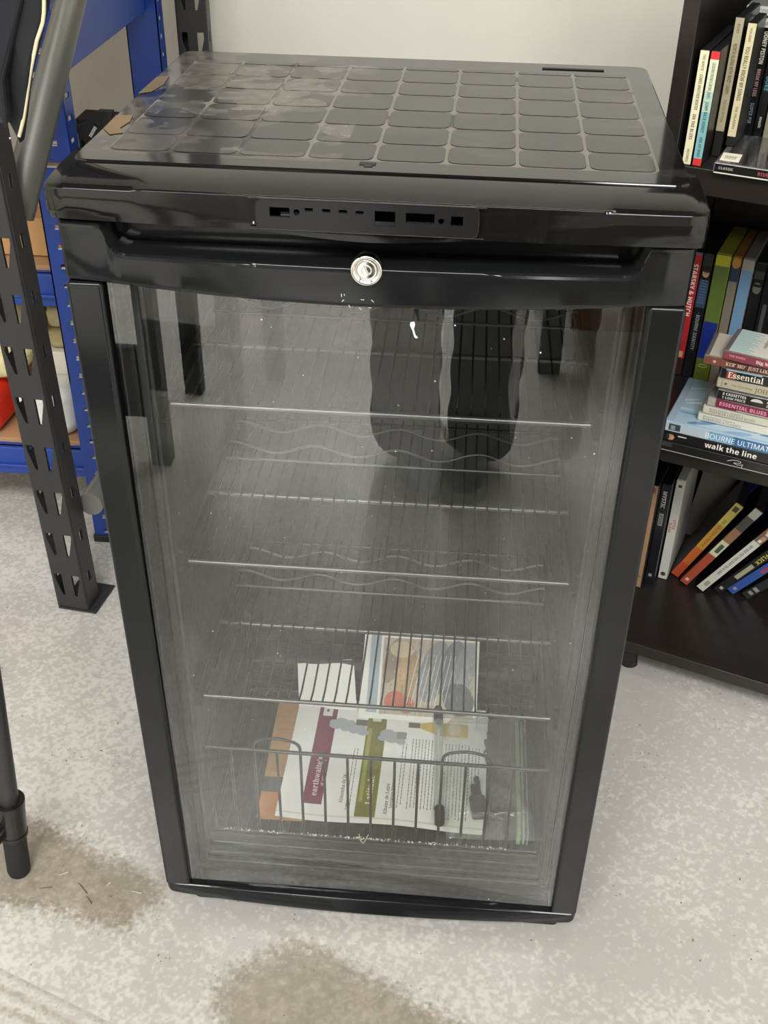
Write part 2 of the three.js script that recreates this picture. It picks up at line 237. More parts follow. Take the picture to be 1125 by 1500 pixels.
{
  const door = new THREE.Group(); door.name = 'door'; fridge.add(door);
  const railTop = (x) => { // top edge of the upper rail: sinks into the handle recess
    const a = 0.2085 - Math.abs(x), r = 0.013, lo = 0.8345, hi = 0.8575;
    if (a <= 0) return hi; if (a < 0.004) return hi - (hi - lo - r) * (a / 0.004);
    if (a < 0.004 + r) { const t = a - 0.004; return lo + r - Math.sqrt(r * r - (r - t) ** 2); } return lo;
  };
  const half = [...range(0, 0.19, 20), ...range(0.191, 0.2085, 24), 0.209, 0.22, ...range(0.236, 0.2434, 5)];
  const xs = [...half.slice(1).reverse().map((x) => -x), ...half];
  const end = (x) => { const e = 0.2434 - Math.abs(x); return e < 0.007 ? 0.007 - Math.sqrt(Math.max(0, 0.007 ** 2 - (0.007 - e) ** 2)) : 0; };
  part('top_rail', loftX(xs, (x) => roundSec(-0.028, bow(x) + 0.001 - end(x), 0.8085 - 0.0075 * (1 - (x / 0.2128) ** 2) * (Math.abs(x) < 0.2128 ? 1 : 0), railTop(x), 0.0042)), M.doorPlastic, door, [-0.0022, 0, 0]).scale.x = 1.0095;
  part('handle_recess', loftX(range(-0.226, 0.226, 30), (x) => roundSec(-0.042, -0.027, 0.803, 0.8575, 0.002)), M.doorPlastic, door);
  part('bottom_rail', loftX(xs, (x) => { const e = 0.2434 - Math.abs(x), c = e < 0.011 ? 0.011 - Math.sqrt(Math.max(0, 0.011 ** 2 - (0.011 - e) ** 2)) : 0; const y0 = 0.0245 + c, y1 = 0.0418; return roundSec(-0.028, bow(x) - end(x) * 0.7, y0, y1, 0.0025).map(([z, y]) => [z > -0.01 ? z - (bow(x) - 0.0008) * Math.max(0, (y - y0 - 0.004) / (y1 - y0 - 0.004)) : z, y]); }), M.doorPlastic, door);
  for (const s of [-1, 1]) {
    const g = rbox(0.0295, 0.7665, 0.03, 0.0035, s * 0.2284, 0.42525, -0.0135, 3); part('stile', g, M.doorPlastic, door, [0, 0, 0], [0, 0, s < 0 ? 0.0052 : 0]);
    part('glazing_bead', rbox(0.0022, 0.762, 0.02, 0.0008, s * 0.2122, 0.424, -0.0165), M.blackRubber, door);
  }
  // sealed double glazing: the inner pane sits a little askew in its seal
  part('glass_pane', new THREE.PlaneGeometry(0.43, 0.774).translate(0, 0.424, -0.0045), M.glassOuter, door);
  part('inner_pane', new THREE.PlaneGeometry(0.43, 0.774).rotateY(INNER_YAW()).translate(0, 0.424, -0.0205), M.glassInner, door);
  const gk = []; for (const [i, z, w] of [[0, -0.034, 0.008], [1, -0.04, 0.006]]) { const x = 0.2035 - i * 0.004, y0 = 0.047 + i * 0.008, y1 = 0.806 - i * 0.004; for (const s of [-1, 1]) gk.push(rbox(w, y1 - y0, 0.006, 0.002, s * x, (y0 + y1) / 2, z)); gk.push(rbox(2 * x, w, 0.006, 0.002, 0, y0, z), rbox(2 * x, w, 0.006, 0.002, 0, y1, z)); }
  part('gasket', flat(gk), M.gasket, door);
  part('inner_frame', flat([-1, 1].map((s) => rbox(0.024, 0.775, 0.008, 0.002, s * 0.2215, 0.424, -0.0375)).concat([rbox(0.43, 0.012, 0.008, 0.002, 0, 0.8, -0.0375), rbox(0.43, 0.012, 0.008, 0.002, 0, 0.037, -0.0375)])), M.gasket, door);
  // lock
  const lz = 0.012; const lathe = (p) => new THREE.LatheGeometry(p.map(([r, z]) => new THREE.Vector2(r, z)), 40).rotateX(Math.PI / 2);
  const lock = part('lock', lathe([[0.0095, -0.006], [0.0105, 0.001], [0.0102, 0.0032], [0.009, 0.0042], [0.0078, 0.0034], [0.0073, 0.0022], [0.0055, 0.0024], [0.0, 0.0026]]), M.chrome, door, [-0.0045, 0.8338, lz]); lock.scale.setScalar(1.2);
  part('keyhole', flat([rbox(0.0012, 0.0062, 0.0006, 0.0002, 0, 0, 0.0028), new THREE.TorusGeometry(0.0031, 0.0005, 6, 24).translate(0, 0, 0.0026), new THREE.TorusGeometry(0.0066, 0.0004, 6, 30).translate(0, 0, 0.0026)]), M.chrome, lock, [0, 0, 0], [0, 0, 0.5]);
  // paint splash and dried specks stuck to the glass
  part('paint_splash', extrude(poly([[-0.0022, 0.006], [0.0008, 0.0068], [0.0016, 0.004], [0.0006, 0.0005], [0.0022, -0.005], [0.0042, -0.007], [0.0028, -0.0078], [0.0012, -0.0066], [-0.0006, -0.0005], [-0.0026, 0.0035]]), 0.0004).translate(0.0315, 0.7775, -0.0044), M.white, door);
  const sp = []; for (let i = 0; i < 70; i++) { const g = new THREE.CircleGeometry(0.0004 + 0.0006 * rnd() * rnd(), 6); sp.push(g.translate((rnd() - 0.5) * 0.41, 0.05 + rnd() * 0.74, -0.0041)); }
  for (let i = 0; i < 9; i++) { const g = new THREE.PlaneGeometry(0.0005, 0.001 + 0.002 * rnd()).rotateZ(rnd() * 3); sp.push(g.translate(-0.01 + (rnd() - 0.5) * 0.03, 0.80 + rnd() * 0.012, 0.0125 - 0.0004)); }
  part('dried_specks', flat(sp), std(0xc9c8c0, 0.8), door).userData.kind = 'stuff';
}
function INNER_YAW() { return -0.062; }

// ───────────── wire shelves and basket ─────────────
{
  const wireAlong = (() => { const p = [V(0, 0, -0.357)]; for (const z of [-0.3, -0.2, -0.1, -0.066]) p.push(V(0, 0, z)); p.push(V(0, 0.0006, -0.0605), V(0, 0.0048, -0.0575)); return tube(p, 0.00115, 14, 6); })();
  const crossBar = cyl(V(-0.19, 0, 0), V(0.19, 0, 0), 0.0024, 8), midBar = cyl(V(-0.2005, 0, 0), V(0.2005, 0, 0), 0.0024, 8), thinBar = cyl(V(-0.19, 0, 0), V(0.19, 0, 0), 0.0016, 6);
  const wavy = tube(range(-0.19, 0.19, 96).map((x) => V(x, 0.006 * Math.cos((x + 0.089) / 0.094 * 2 * Math.PI), 0)), 0.0014, 150, 5);
  function shelf(y, label) {
    const t = thing('wire_shelf', label, 'shelf', [0, y, 0], 0);
    for (let i = 0; i < 30; i++) part('rod', wireAlong, M.wire, t, [-0.1855 + i * 0.0128, 0.0016, 0]);
    part('front_rail', crossBar, M.brightWire, t, [0, 0, -0.06]); part('centre_rail', midBar, M.brightWire, t, [0, -0.0014, -0.185]); part('rear_rail', crossBar, M.wire, t, [0, -0.0016, -0.35]);
    part('cross_rod', thinBar, M.brightWire, t, [0, 0.004, -0.25]);
    for (const z of [-0.265, -0.312]) part('bottle_cradle', wavy, M.brightWire, t, [0, 0.0105, z]);
    return t;
  }
  shelf(0.665, 'top wire shelf with wavy bottle rods inside the fridge'); shelf(0.484, 'middle wire shelf with wavy bottle rods inside the fridge'); shelf(0.297, 'lowest wire shelf inside the fridge, above the papers');
  const b = thing('wire_basket', 'black wire basket with two hooped handles on the fridge floor', 'basket', [0, 0.0755, 0]);
  const upright = cyl(V(0, 0.0, -0.06), V(0, 0.139, -0.06), 0.0018, 6), run = cyl(V(0, 0, -0.3), V(0, 0, -0.058), 0.0011, 5);
  for (let i = 0; i < 14; i++) part('upright_rod', upright, M.blackWire, b, [-0.193 + i * 0.027, 0, 0]);
  for (let i = 0; i < 29; i++) part('floor_rod', run, M.blackWire, b, [-0.18 + i * 0.0128, 0, 0]);
  part('top_rail', cyl(V(-0.195, 0.14, -0.06), V(0.195, 0.14, -0.06), 0.0022, 8), M.blackWire, b); part('bottom_rail', cyl(V(-0.195, 0.0, -0.058), V(0.195, 0.0, -0.058), 0.0018, 8), M.blackWire, b);
  part('rear_rail', cyl(V(-0.195, 0.0, -0.3), V(0.195, 0.0, -0.3), 0.0018, 8), M.blackWire, b);
  for (const s of [-1, 1]) part('side_rail', flat([cyl(V(s * 0.195, 0.14, -0.06), V(s * 0.195, 0.14, -0.3), 0.002, 6), cyl(V(s * 0.195, 0, -0.3), V(s * 0.195, 0.14, -0.3), 0.002, 6), cyl(V(s * 0.195, 0, -0.06), V(s * 0.195, 0, -0.3), 0.002, 6)]), M.blackWire, b);
  for (const x of [-0.112, 0.104]) part('handle', tube([V(x - 0.027, 0.138, -0.06), V(x - 0.026, 0.15, -0.06), V(x - 0.019, 0.157, -0.06), V(x, 0.161, -0.06), V(x + 0.019, 0.157, -0.06), V(x + 0.026, 0.15, -0.06), V(x + 0.027, 0.138, -0.06)], 0.0018, 30, 6), M.blackWire, b);
  const frost = []; for (let i = 0; i < 150; i++) { const x = -0.185 + 0.345 * rnd(); frost.push(new THREE.TetrahedronGeometry(0.0008 + 0.0014 * rnd() * rnd()).rotateX(rnd() * 6).rotateY(rnd() * 6).translate(x, 0.0016 + 0.0016 * rnd(), -0.0575 + 0.003 * (rnd() - 0.5))); }
  part('plastic_flakes', flat(frost), std(0xd8dad4, 0.25), b).userData.kind = 'stuff';
}

// ───────────── things lying in the basket ─────────────
const FY = 0.0772; // top of the basket floor
{
  // cardboard folder with a dark band, sticking out under the leaflet
  const ct = canvasTex(128, 512, (c, w, h) => { c.fillStyle = '#b98e5f'; c.fillRect(0, 0, w, h); for (let i = 0; i < 700; i++) { c.fillStyle = `rgba(${90 + 60 * rnd()},${60 + 40 * rnd()},30,0.12)`; c.fillRect(rnd() * w, rnd() * h, 14, 2); } c.fillStyle = '#c4834a'; c.fillRect(0, h * 0.8, w, h * 0.2); c.fillStyle = '#4b4a45'; c.fillRect(0, h * 0.67, w, h * 0.125); });
  const cb = part('cardboard_sleeve', box(0.06, 0.004, 0.196), [M.board, M.board, std(0xffffff, 0.8, { map: ct }), M.board, M.board, M.board], scene, [-0.1175, FY + 0.0022, -0.1735], [0, 0.02, 0]);
  tag(cb, 'brown cardboard sleeve with a dark band, under the left edge of the white leaflet', 'cardboard');
  // leaflet
  const lt = canvasTex(1024, 820, (c, w, h) => {
    c.fillStyle = '#fdfcf8'; c.fillRect(0, 0, w, h);
    c.fillStyle = '#7d1f4c'; c.fillRect(0.115 * w, 0.03 * h, 0.095 * w, 0.85 * h); c.fillStyle = '#f2efe8'; c.fillRect(0.135 * w, 0.06 * h, 0.05 * w, 0.1 * h); c.fillRect(0.14 * w, 0.035 * h, 0.05 * w, 0.012 * h); c.fillStyle = '#333'; c.fillRect(0.152 * w, 0.1 * h, 0.012 * w, 0.02 * h);
    const up = (x, y, s, f, col, fam = 'serif') => { c.save(); c.translate(x * w, y * h); c.rotate(-Math.PI / 2); c.fillStyle = col; c.font = `bold ${f}px ${fam}`; c.fillText(s, 0, 0); c.restore(); };
    up(0.178, 0.82, "earthwaite's", 40, '#f4e8ee'); up(0.202, 0.74, 'of  wines', 20, '#e9cfdc');
    // olive bottle
    c.fillStyle = '#7f7f35'; c.fillRect(0.375 * w, 0.2 * h, 0.1 * w, 0.76 * h); c.beginPath(); c.ellipse(0.425 * w, 0.2 * h, 0.05 * w, 0.17 * h, 0, Math.PI, 0); c.fill(); c.fillStyle = '#c8553a'; c.fillRect(0.39 * w, 0.1 * h, 0.06 * w, 0.035 * h); c.fillStyle = '#f4f1e4'; c.fillRect(0.4 * w, 0.135 * h, 0.045 * w, 0.04 * h); c.fillStyle = '#a9ab5c'; c.fillRect(0.385 * w, 0.24 * h, 0.02 * w, 0.6 * h);
    up(0.45, 0.86, 'Latitude', 44, '#f2f0d8');
    // grey splash across the two
    c.fillStyle = '#b9bfc2'; for (let i = 0; i < 46; i++) { const t = i / 45; c.beginPath(); c.ellipse((0.2 + 0.36 * t) * w, (0.21 + 0.1 * t + 0.03 * Math.sin(i)) * h, 24 + 12 * Math.sin(i * 2.3) ** 2, 20, 0, 0, 7); if (t < 0.45 || t > 0.72) c.fill(); }
    c.fillStyle = '#6d6a66'; c.fillRect(0.315 * w, 0.17 * h, 0.06 * w, 0.05 * h); c.fillStyle = '#9a9d9f'; c.fillRect(0.535 * w, 0.25 * h, 0.05 * w, 0.06 * h);
    // blond bottle lying
    c.fillStyle = '#6b655c'; c.fillRect(0.59 * w, 0.16 * h, 0.06 * w, 0.045 * h); c.fillStyle = '#dcbf6c'; c.beginPath(); c.moveTo(0.65 * w, 0.165 * h); c.quadraticCurveTo(0.73 * w, 0.13 * h, 0.77 * w, 0.13 * h); c.lineTo(0.9 * w, 0.13 * h); c.lineTo(0.9 * w, 0.26 * h); c.lineTo(0.77 * w, 0.26 * h); c.quadraticCurveTo(0.73 * w, 0.25 * h, 0.65 * w, 0.205 * h); c.fill(); c.fillStyle = '#e5d3bb'; c.beginPath(); c.ellipse(0.83 * w, 0.195 * h, 0.035 * w, 0.05 * h, 0, 0, 7); c.fill();
    // paragraphs of small print, turned sideways
    c.fillStyle = '#77756f';
    for (const [x0, y0, y1, n] of [[0.328, 0.42, 0.9, 2], [0.572, 0.35, 0.85, 2], [0.62, 0.3, 0.85, 10], [0.79, 0.32, 0.9, 8], [0.91, 0.34, 0.8, 4]]) for (let i = 0; i < n; i++) { let y = y0 * h; while (y < y1 * h) { const l = 6 + 18 * rnd(); c.fillRect((x0 + i * 0.0165) * w, y, 4, l); y += l + 5; } }
    up(0.31, 0.86, 'Almonha de la', 25, '#55534e'); up(0.53, 0.93, 'Albane de Loire', 25, '#55534e'); up(0.55, 0.88, 'Sauvignon blanc', 20, '#66645e');
    c.fillStyle = '#e4e2da'; c.fillRect(0, 0.955 * h, w, 0.012 * h);
  });
  const bend = (g, f) => { const p = g.attributes.position; for (let i = 0; i < p.count; i++) p.setY(i, p.getY(i) + f(p.getX(i), p.getZ(i))); g.computeVertexNormals(); return g; };
  const sheet = (w, d, tex, f, rough = 0.5) => { const top = bend(new THREE.PlaneGeometry(w, d, 24, 16).rotateX(-Math.PI / 2), f), und = bend(new THREE.PlaneGeometry(w, d, 24, 16).rotateX(Math.PI / 2), (x, z) => f(x, z) - 0.0006); const g = mergeGeometries([top, und], true); return [g, [std(0xffffff, rough, { map: tex }), M.paper]]; };
  const [lg, lm] = sheet(0.256, 0.207, lt, (x, z) => 0.0015 + 0.0022 * Math.sin(x * 34 + 1) * (z > 0 ? z / 0.1 : 0));
  tag(part('wine_leaflet', lg, lm, scene, [0.0065, FY + 0.0058, -0.1775], [0, -0.015, 0]), 'white wine leaflet with burgundy strip and olive bottle, lying in the wire basket', 'leaflet');
  // picture card leaning on the step behind it
  const pt = canvasTex(512, 400, (c, w, h) => {
    c.fillStyle = '#ece9e2'; c.fillRect(0, 0, w, h); c.fillStyle = '#9fb0bb'; c.fillRect(0.06 * w, 0, 0.09 * w, 0.93 * h);
    c.fillStyle = '#b9ab9a'; c.fillRect(0.17 * w, 0.02 * h, 0.8 * w, 0.92 * h);
    const blob = (x, y, a, b, col, t = 0) => { c.fillStyle = col; c.beginPath(); c.ellipse(x * w, y * h, a * w, b * h, t, 0, 7); c.fill(); };
    c.globalAlpha = 0.8; blob(0.26, 0.3, 0.07, 0.28, '#8a7563', 0.2); blob(0.36, 0.42, 0.06, 0.36, '#c39a68', 0.15); blob(0.43, 0.5, 0.05, 0.34, '#a88a60', 0.1); blob(0.33, 0.16, 0.1, 0.1, '#d6c4a2'); blob(0.62, 0.4, 0.12, 0.38, '#7d838b', 0.2); blob(0.76, 0.34, 0.1, 0.34, '#666c76', 0.25); blob(0.88, 0.36, 0.09, 0.33, '#9296a0', 0.2); blob(0.84, 0.72, 0.13, 0.2, '#4a4f5c', -0.4); blob(0.3, 0.78, 0.09, 0.12, '#c2562f'); blob(0.4, 0.82, 0.07, 0.1, '#b0522f');
    c.globalAlpha = 0.35; for (let i = 0; i < 260; i++) { c.fillStyle = ['#e8e0d0', '#5a5652', '#8d8a86'][i % 3]; c.fillRect((0.17 + 0.79 * rnd()) * w, (0.02 + 0.9 * rnd()) * h, 2 + 5 * rnd(), 6 + 16 * rnd()); } c.globalAlpha = 0.85;
    c.strokeStyle = '#e6e4df'; c.lineWidth = 3; for (let i = 0; i < 9; i++) { c.beginPath(); c.moveTo((0.48 + 0.04 * i) * w, 0.2 * h); c.lineTo((0.4 + 0.04 * i) * w, 0.8 * h); c.stroke(); }
  });
  const [pg, pm] = sheet(0.158, 0.115, pt, () => 0);
  tag(part('picture_card', pg, pm, scene, [0.041, 0.1185, -0.2965], [0.6, 0, 0]), 'picture card with orange and blue scene, leaning behind the wine leaflet', 'card');
  const [wg, wm] = sheet(0.078, 0.075, null, (x, z) => 0.0006 * Math.sin(x * 80));
  tag(part('blank_paper', wg, [M.paper, M.paper], scene, [-0.0855, 0.0975, -0.291], [0.45, 0.15, 0]), 'plain white paper standing left of the picture card', 'paper');
  // hydrometer tube with dark caps
  const tb = thing('sample_tube', 'clear plastic tube with two dark caps lying across the leaflet', 'tube', [0.0735, FY + 0.0165, -0.171], 0.05);
  part('clear_barrel', new THREE.CylinderGeometry(0.0058, 0.0058, 0.158, 20, 1, true).rotateX(Math.PI / 2), phys({ color: 0xf2f5f2, roughness: 0.1, transmission: 0.75, thickness: 0, ior: 1.45 }), tb);
  for (const z of [-0.085, 0.084]) part('end_cap', new THREE.CylinderGeometry(0.0061, 0.0063, 0.024, 18).rotateX(Math.PI / 2).translate(0, 0, z), std(0x2b2c2e, 0.5), tb);
  part('tide_scale', box(0.003, 0.0002, 0.12, 0, 0, 0), std(0xd9d7cf, 0.7), tb);
  // clear bag with black clips
  const bag = thing('clear_plastic_bag', 'crumpled clear plastic bag with black clips at the right of the leaflet', 'bag', [0.137, FY + 0.011, -0.155], 0.06);
  const crumple = (w, d, hgt, k) => { const g = new THREE.PlaneGeometry(w, d, 36, 50).rotateX(-Math.PI / 2), p = g.attributes.position; for (let i = 0; i < p.count; i++) { const x = p.getX(i), z = p.getZ(i), u = Math.min(1, (w / 2 - Math.abs(x)) / 0.015), v = Math.min(1, (d / 2 - Math.abs(z)) / 0.015); const rid = Math.abs(fbm(x * 40 + k, z * 22, 3) - 0.5) * 0.03 + (fbm(x * 16 + k, z * 9) - 0.5) * 0.012; p.setY(i, hgt * u * v + rid * (0.2 + 0.8 * u * v)); p.setX(i, x + 0.006 * Math.sin(z * 40 + k)); } g.computeVertexNormals(); return g; };
  part('bag_film', crumple(0.115, 0.19, 0.026, 3), phys({ color: 0xf4f6f4, roughness: 0.08, transmission: 0.88, thickness: 0, ior: 1.6, side: THREE.DoubleSide }), bag);
  const clip = flat([rbox(0.02, 0.009, 0.034, 0.003), rbox(0.012, 0.006, 0.02, 0.002, 0, 0.002, -0.024), new THREE.CylinderGeometry(0.0035, 0.0035, 0.012, 12).rotateX(Math.PI / 2).translate(0.003, 0.003, -0.038)]);
  for (const [x, z, r] of [[-0.012, 0.048, 0.15], [0.012, 0.05, -0.1], [0.016, 0.01, -0.25], [0.006, -0.03, 0.2]]) tag(part('black_clip', clip, std(0x101113, 0.5), scene, [0.137 + x, FY + 0.0135, -0.155 + z], [0, r, 0]), ['front left black clip inside the clear plastic bag', 'front right black clip inside the clear plastic bag', 'third black clip from the front inside the clear bag', 'rearmost black clip inside the clear plastic bag'][[-0.012, 0.012, 0.016, 0.006].indexOf(x)], 'clip');
  const strip = thing('green_strip', 'thin green plastic strip standing right of the clear bag', 'strip', [0.1735, FY, -0.16]);
  part('strip_blade', flat([rbox(0.005, 0.02, 0.19, 0.001, 0, 0.0105, 0), rbox(0.003, 0.014, 0.19, 0.0006, 0.006, 0.0085, 0), rbox(0.0016, 0.022, 0.19, 0.0006, 0.0105, 0.0115, 0)]), phys({ color: 0x9fc08a, roughness: 0.25, transmission: 0.35, thickness: 0 }), strip);
  tag(part('broken_cable_tie', flat([tube([V(0, 0, 0), V(-0.003, 0.008, 0.002), V(-0.005, 0.018, 0.001)], 0.0006, 10, 5), tube([V(0, 0, 0), V(0.003, 0.008, 0.001), V(0.006, 0.017, 0.0)], 0.0006, 10, 5)]), std(0xcfc8a8, 0.5), scene, [-0.012, 0.0745, -0.0525]), 'short cream scrap of tie on the front bar of the basket', 'scrap');
}

// ───────────── the bookcase on the right and what stands in it ─────────────
const BA = 0.3697, BO = V(0.285, 0, -0.486), BU = V(Math.cos(BA), 0, Math.sin(BA)), BN = V(-Math.sin(BA), 0, Math.cos(BA));
const B = (s, y, o) => { const p = BO.clone().addScaledVector(BU, s).addScaledVector(BN, o); return [p.x, y, p.z]; };
const S1 = 0.77, S2 = 0.404, S3 = 0.062, BW = 0.8, BD = 0.345;
{
  const grain = dataTex(256, 256, (u, v) => { const n = fbm(u * 6, v * 90, 3), k = 24 + 9 * n; return [k + 5, k, k - 2]; });
  const wood = phys({ map: grain, color: 0xffffff, roughness: 0.34 });
  const bc = thing('bookcase', 'dark brown bookcase holding films and music cases, right of the fridge', 'bookcase', B(0, 0, 0), -BA);
  const pl = (name, w, h, d, x, y, z) => part(name, rbox(w, h, d, 0.0012, x, y, z, 1), wood, bc);
  for (const x of [0.009, BW - 0.009]) pl('side_panel', 0.018, 1.2, BD, x, 0.6, -BD / 2);
  for (const [y, t] of [[S1, 0.03], [S2, 0.022], [S3, 0.02], [1.2, 0.022]]) pl('shelf_board', BW - 0.036, t, BD - 0.004, BW / 2, y - t / 2, -BD / 2 - 0.001);
  pl('back_panel', BW - 0.036, 1.16, 0.006, BW / 2, 0.61, -BD + 0.004);
  pl('plinth', BW - 0.036, 0.038, 0.018, BW / 2, 0.0195, -0.07); part('levelling_foot', flat([rbox(0.022, 0.03, 0.03, 0.004, 0.066, 0.02, -0.03), new THREE.CylinderGeometry(0.012, 0.014, 0.008, 16).translate(0.066, 0.004, -0.03)]), M.blackRubber, bc);
}
const grime = (c, w, h, a = 0.1) => { for (let i = 0; i < 60; i++) { c.fillStyle = `rgba(0,0,0,${a * rnd()})`; c.fillRect(rnd() * w, rnd() * h, 3 + 20 * rnd(), 1 + 2 * rnd()); } };
// spine print: drawn lying, read left to right, w x h; turned for standing cases
function spine(len, thick, bg, draw) {
  const k = 5200, w = Math.round(len * k), h = Math.round(thick * k);
  return canvasTex(w, h, (c) => { c.fillStyle = bg; c.fillRect(0, 0, w, h); draw?.(c, w, h); grime(c, w, h); });
}
const write = (c, w, h, s, x, y, size, col, font = 'bold', fam = 'sans-serif', maxW) => { c.fillStyle = col; c.font = `${font} ${Math.round(size * h)}px ${fam}`; c.fillText(s, x * w, y * h, maxW ? maxW * w : undefined); };
const caseMats = {
  black: phys({ color: new THREE.Color(0.012, 0.012, 0.013), roughness: 0.28 }),
  clear: phys({ color: new THREE.Color(0.16, 0.16, 0.15), roughness: 0.12, clearcoat: 1, clearcoatRoughness: 0.06 }),
  pale: phys({ color: new THREE.Color(0.46, 0.46, 0.42), roughness: 0.2, clearcoat: 1, clearcoatRoughness: 0.08 }),
};
// a case standing on its end: x thickness, y height, spine towards +z
function standing(name, label, cat, { t, h, d, body = 'black', tex, at, lean = 0, yaw = 0, group, top, cover }) {
  const g = thing(name, label, cat, at, -BA + yaw, group); g.rotation.z = -lean;
  part('case_body', rbox(t, h, d, Math.min(0.002, t / 4), 0, h / 2, -d / 2), typeof body === 'string' ? caseMats[body] : body, g);
  if (tex) { const pg = new THREE.BoxGeometry(t * 0.9, h * 0.985, 0.0004), sm = phys({ map: tex, color: 0xffffff, roughness: 0.3, clearcoat: 0.6, clearcoatRoughness: 0.15 }); // lying print turned to read downwards
    const uv = pg.attributes.uv; for (let i = 0; i < uv.count; i++) { const u = uv.getX(i), v = uv.getY(i); uv.setXY(i, 1 - v, u); }
    part('spine_print', pg, sm, g, [0, h / 2, 0.0003]); }
  if (cover) part('cover_print', box(0.0004, h * 0.97, d * 0.94, t / 2 + 0.0003, h / 2, -d / 2), typeof cover === 'object' ? cover : std(cover, 0.4), g);
  if (top) part('page_top', box(t * 0.86, 0.0006, d * 0.97, 0, h + 0.0002, -d / 2), top, g);
  return g;
}
// a case lying flat: x length, y thickness, spine towards +z
function lying(name, label, cat, { l, t, d, body = 'clear', tex, at, yaw = 0, group, cover, roll = 0 }) {
  const g = thing(name, label, cat, at, -BA + yaw, group); g.rotation.z = roll;
  part('case_body', rbox(l, t, d, Math.min(0.0018, t / 4), l / 2, t / 2, -d / 2), typeof body === 'string' ? caseMats[body] : body, g);
  if (tex) part('spine_print', box(l * 0.975, t * 0.84, 0.0004), phys({ map: tex, color: 0xffffff, roughness: 0.3, clearcoat: 0.7, clearcoatRoughness: 0.1 }), g, [l / 2, t / 2, 0.0003]);
  if (cover) part('cover_print', box(l * 0.93, 0.0004, d * 0.95, l * 0.52, t + 0.0003, -d / 2), phys({ map: cover, color: 0xffffff, roughness: 0.2, clearcoat: 1 }), g);
  return g;
}
{ // upper shelf: music cases
  const cd = { h: 0.1245, d: 0.142 };
  standing('music_case', 'cream-spined music case standing at the left end of the upper shelf', 'music case', { ...cd, t: 0.0104, body: 'black', at: B(0.0295, S1, -0.008), tex: spine(0.124, 0.0094, '#e6dfbf', (c, w, h) => { write(c, w, h, 'THE WHITE', 0.03, 0.62, 0.42, '#5f5a45', 'bold', 'sans-serif', 0.14); write(c, w, h, 'COMES ANOTHER WINTER', 0.2, 0.66, 0.5, '#4e4a38', 'bold', 'sans-serif', 0.31); write(c, w, h, 'ON THE BLUES', 0.545, 0.7, 0.56, '#37342a', 'bold', 'sans-serif', 0.23); write(c, w, h, 'RECORDS', 0.86, 0.64, 0.4, '#5a5544', 'bold', 'sans-serif', 0.12); }) });
  standing('music_case', 'music case with red ends and cream to turquoise spine on the upper shelf', 'music case', { ...cd, t: 0.0104, body: 'black', at: B(0.0412, S1, -0.008), tex: spine(0.124, 0.0094, '#d8dcc2', (c, w, h) => { c.fillStyle = '#7fb3b7'; c.fillRect(w * 0.5, 0, w * 0.5, h); c.fillStyle = '#b0ccbf'; c.fillRect(w * 0.34, 0, w * 0.18, h); c.fillStyle = '#d23a3c'; c.fillRect(0, 0, w * 0.065, h); c.fillRect(w * 0.935, 0, w * 0.065, h); write(c, w, h, 'LESSONS FROM ELMORE JAMES', 0.09, 0.68, 0.5, '#5b5f55', 'bold', 'sans-serif', 0.31); write(c, w, h, 'JUMP BACK HONEY', 0.43, 0.7, 0.55, '#33464a', 'bold', 'sans-serif', 0.27); write(c, w, h, 'AND HIS BAND', 0.74, 0.68, 0.5, '#33464a', 'bold', 'sans-serif', 0.18); }) });
  const rear = -0.154, cs = [
    ['taller grey-beige spined case standing behind the lying music case', '#a39a80', (c, w, h) => { write(c, w, h, 'BLUES', 0.05, 0.66, 0.44, '#57503f'); write(c, w, h, 'NORTH ALONG WITH BOOT CAMPS', 0.22, 0.72, 0.62, '#4a4437', 'bold', 'sans-serif', 0.45); write(c, w, h, 'THE COLLECTION', 0.72, 0.64, 0.42, '#655d4b', 'bold', 'sans-serif', 0.25); }, 0.0365, 'clear'],
    ['cream-spined music case standing on the lying case, next to the grey-beige one', '#d2c8a4', (c, w, h) => { write(c, w, h, 'VOLUME', 0.04, 0.66, 0.42, '#6b6450'); write(c, w, h, 'YOU REALLY KNOW MY SONGS', 0.2, 0.74, 0.66, '#4c4738', 'bold', 'sans-serif', 0.48); write(c, w, h, 'THE PALADINS', 0.73, 0.64, 0.44, '#6b6450', 'bold', 'sans-serif', 0.24); }, 0.0475, 'black'],
    ['black music case with one thin line of white print in the rear row', '#151516', (c, w, h) => { write(c, w, h, 'VARIOUS  BLACK AND WHITE AND BLUE  THE ORIGINAL RECORDINGS', 0.05, 0.64, 0.4, '#a9a79c', 'bold', 'sans-serif', 0.9); }, 0.0585, 'black'],
    ['black music case with bold white, pink and blue lettering in the rear row', '#121213', (c, w, h) => { write(c, w, h, 'OONEY PISTON', 0.02, 0.76, 0.72, '#dcd9c6', 'bold', 'sans-serif', 0.3); write(c, w, h, 'BREAK MY LEGS', 0.36, 0.76, 0.68, '#b58b84', 'bold', 'sans-serif', 0.26); write(c, w, h, 'SUPER PIE', 0.68, 0.76, 0.68, '#6f8796', 'bold', 'sans-serif', 0.2); }, 0.0695, 'black'],
    ['black music case with small blue letters at the right of the rear row', '#0e1113', (c, w, h) => { write(c, w, h, 'DUKE', 0.42, 0.74, 0.7, '#5b93a0'); write(c, w, h, 'music', 0.8, 0.6, 0.5, '#c9c6b5'); }, 0.0815, 'black'],
    ['music case with a pale worn spine, last of the rear row in the picture', '#8b8675', (c, w, h) => { write(c, w, h, 'LIVE AT THE BALLROOM', 0.15, 0.7, 0.6, '#2d2b26'); }, 0.0935, 'clear'],
  ];
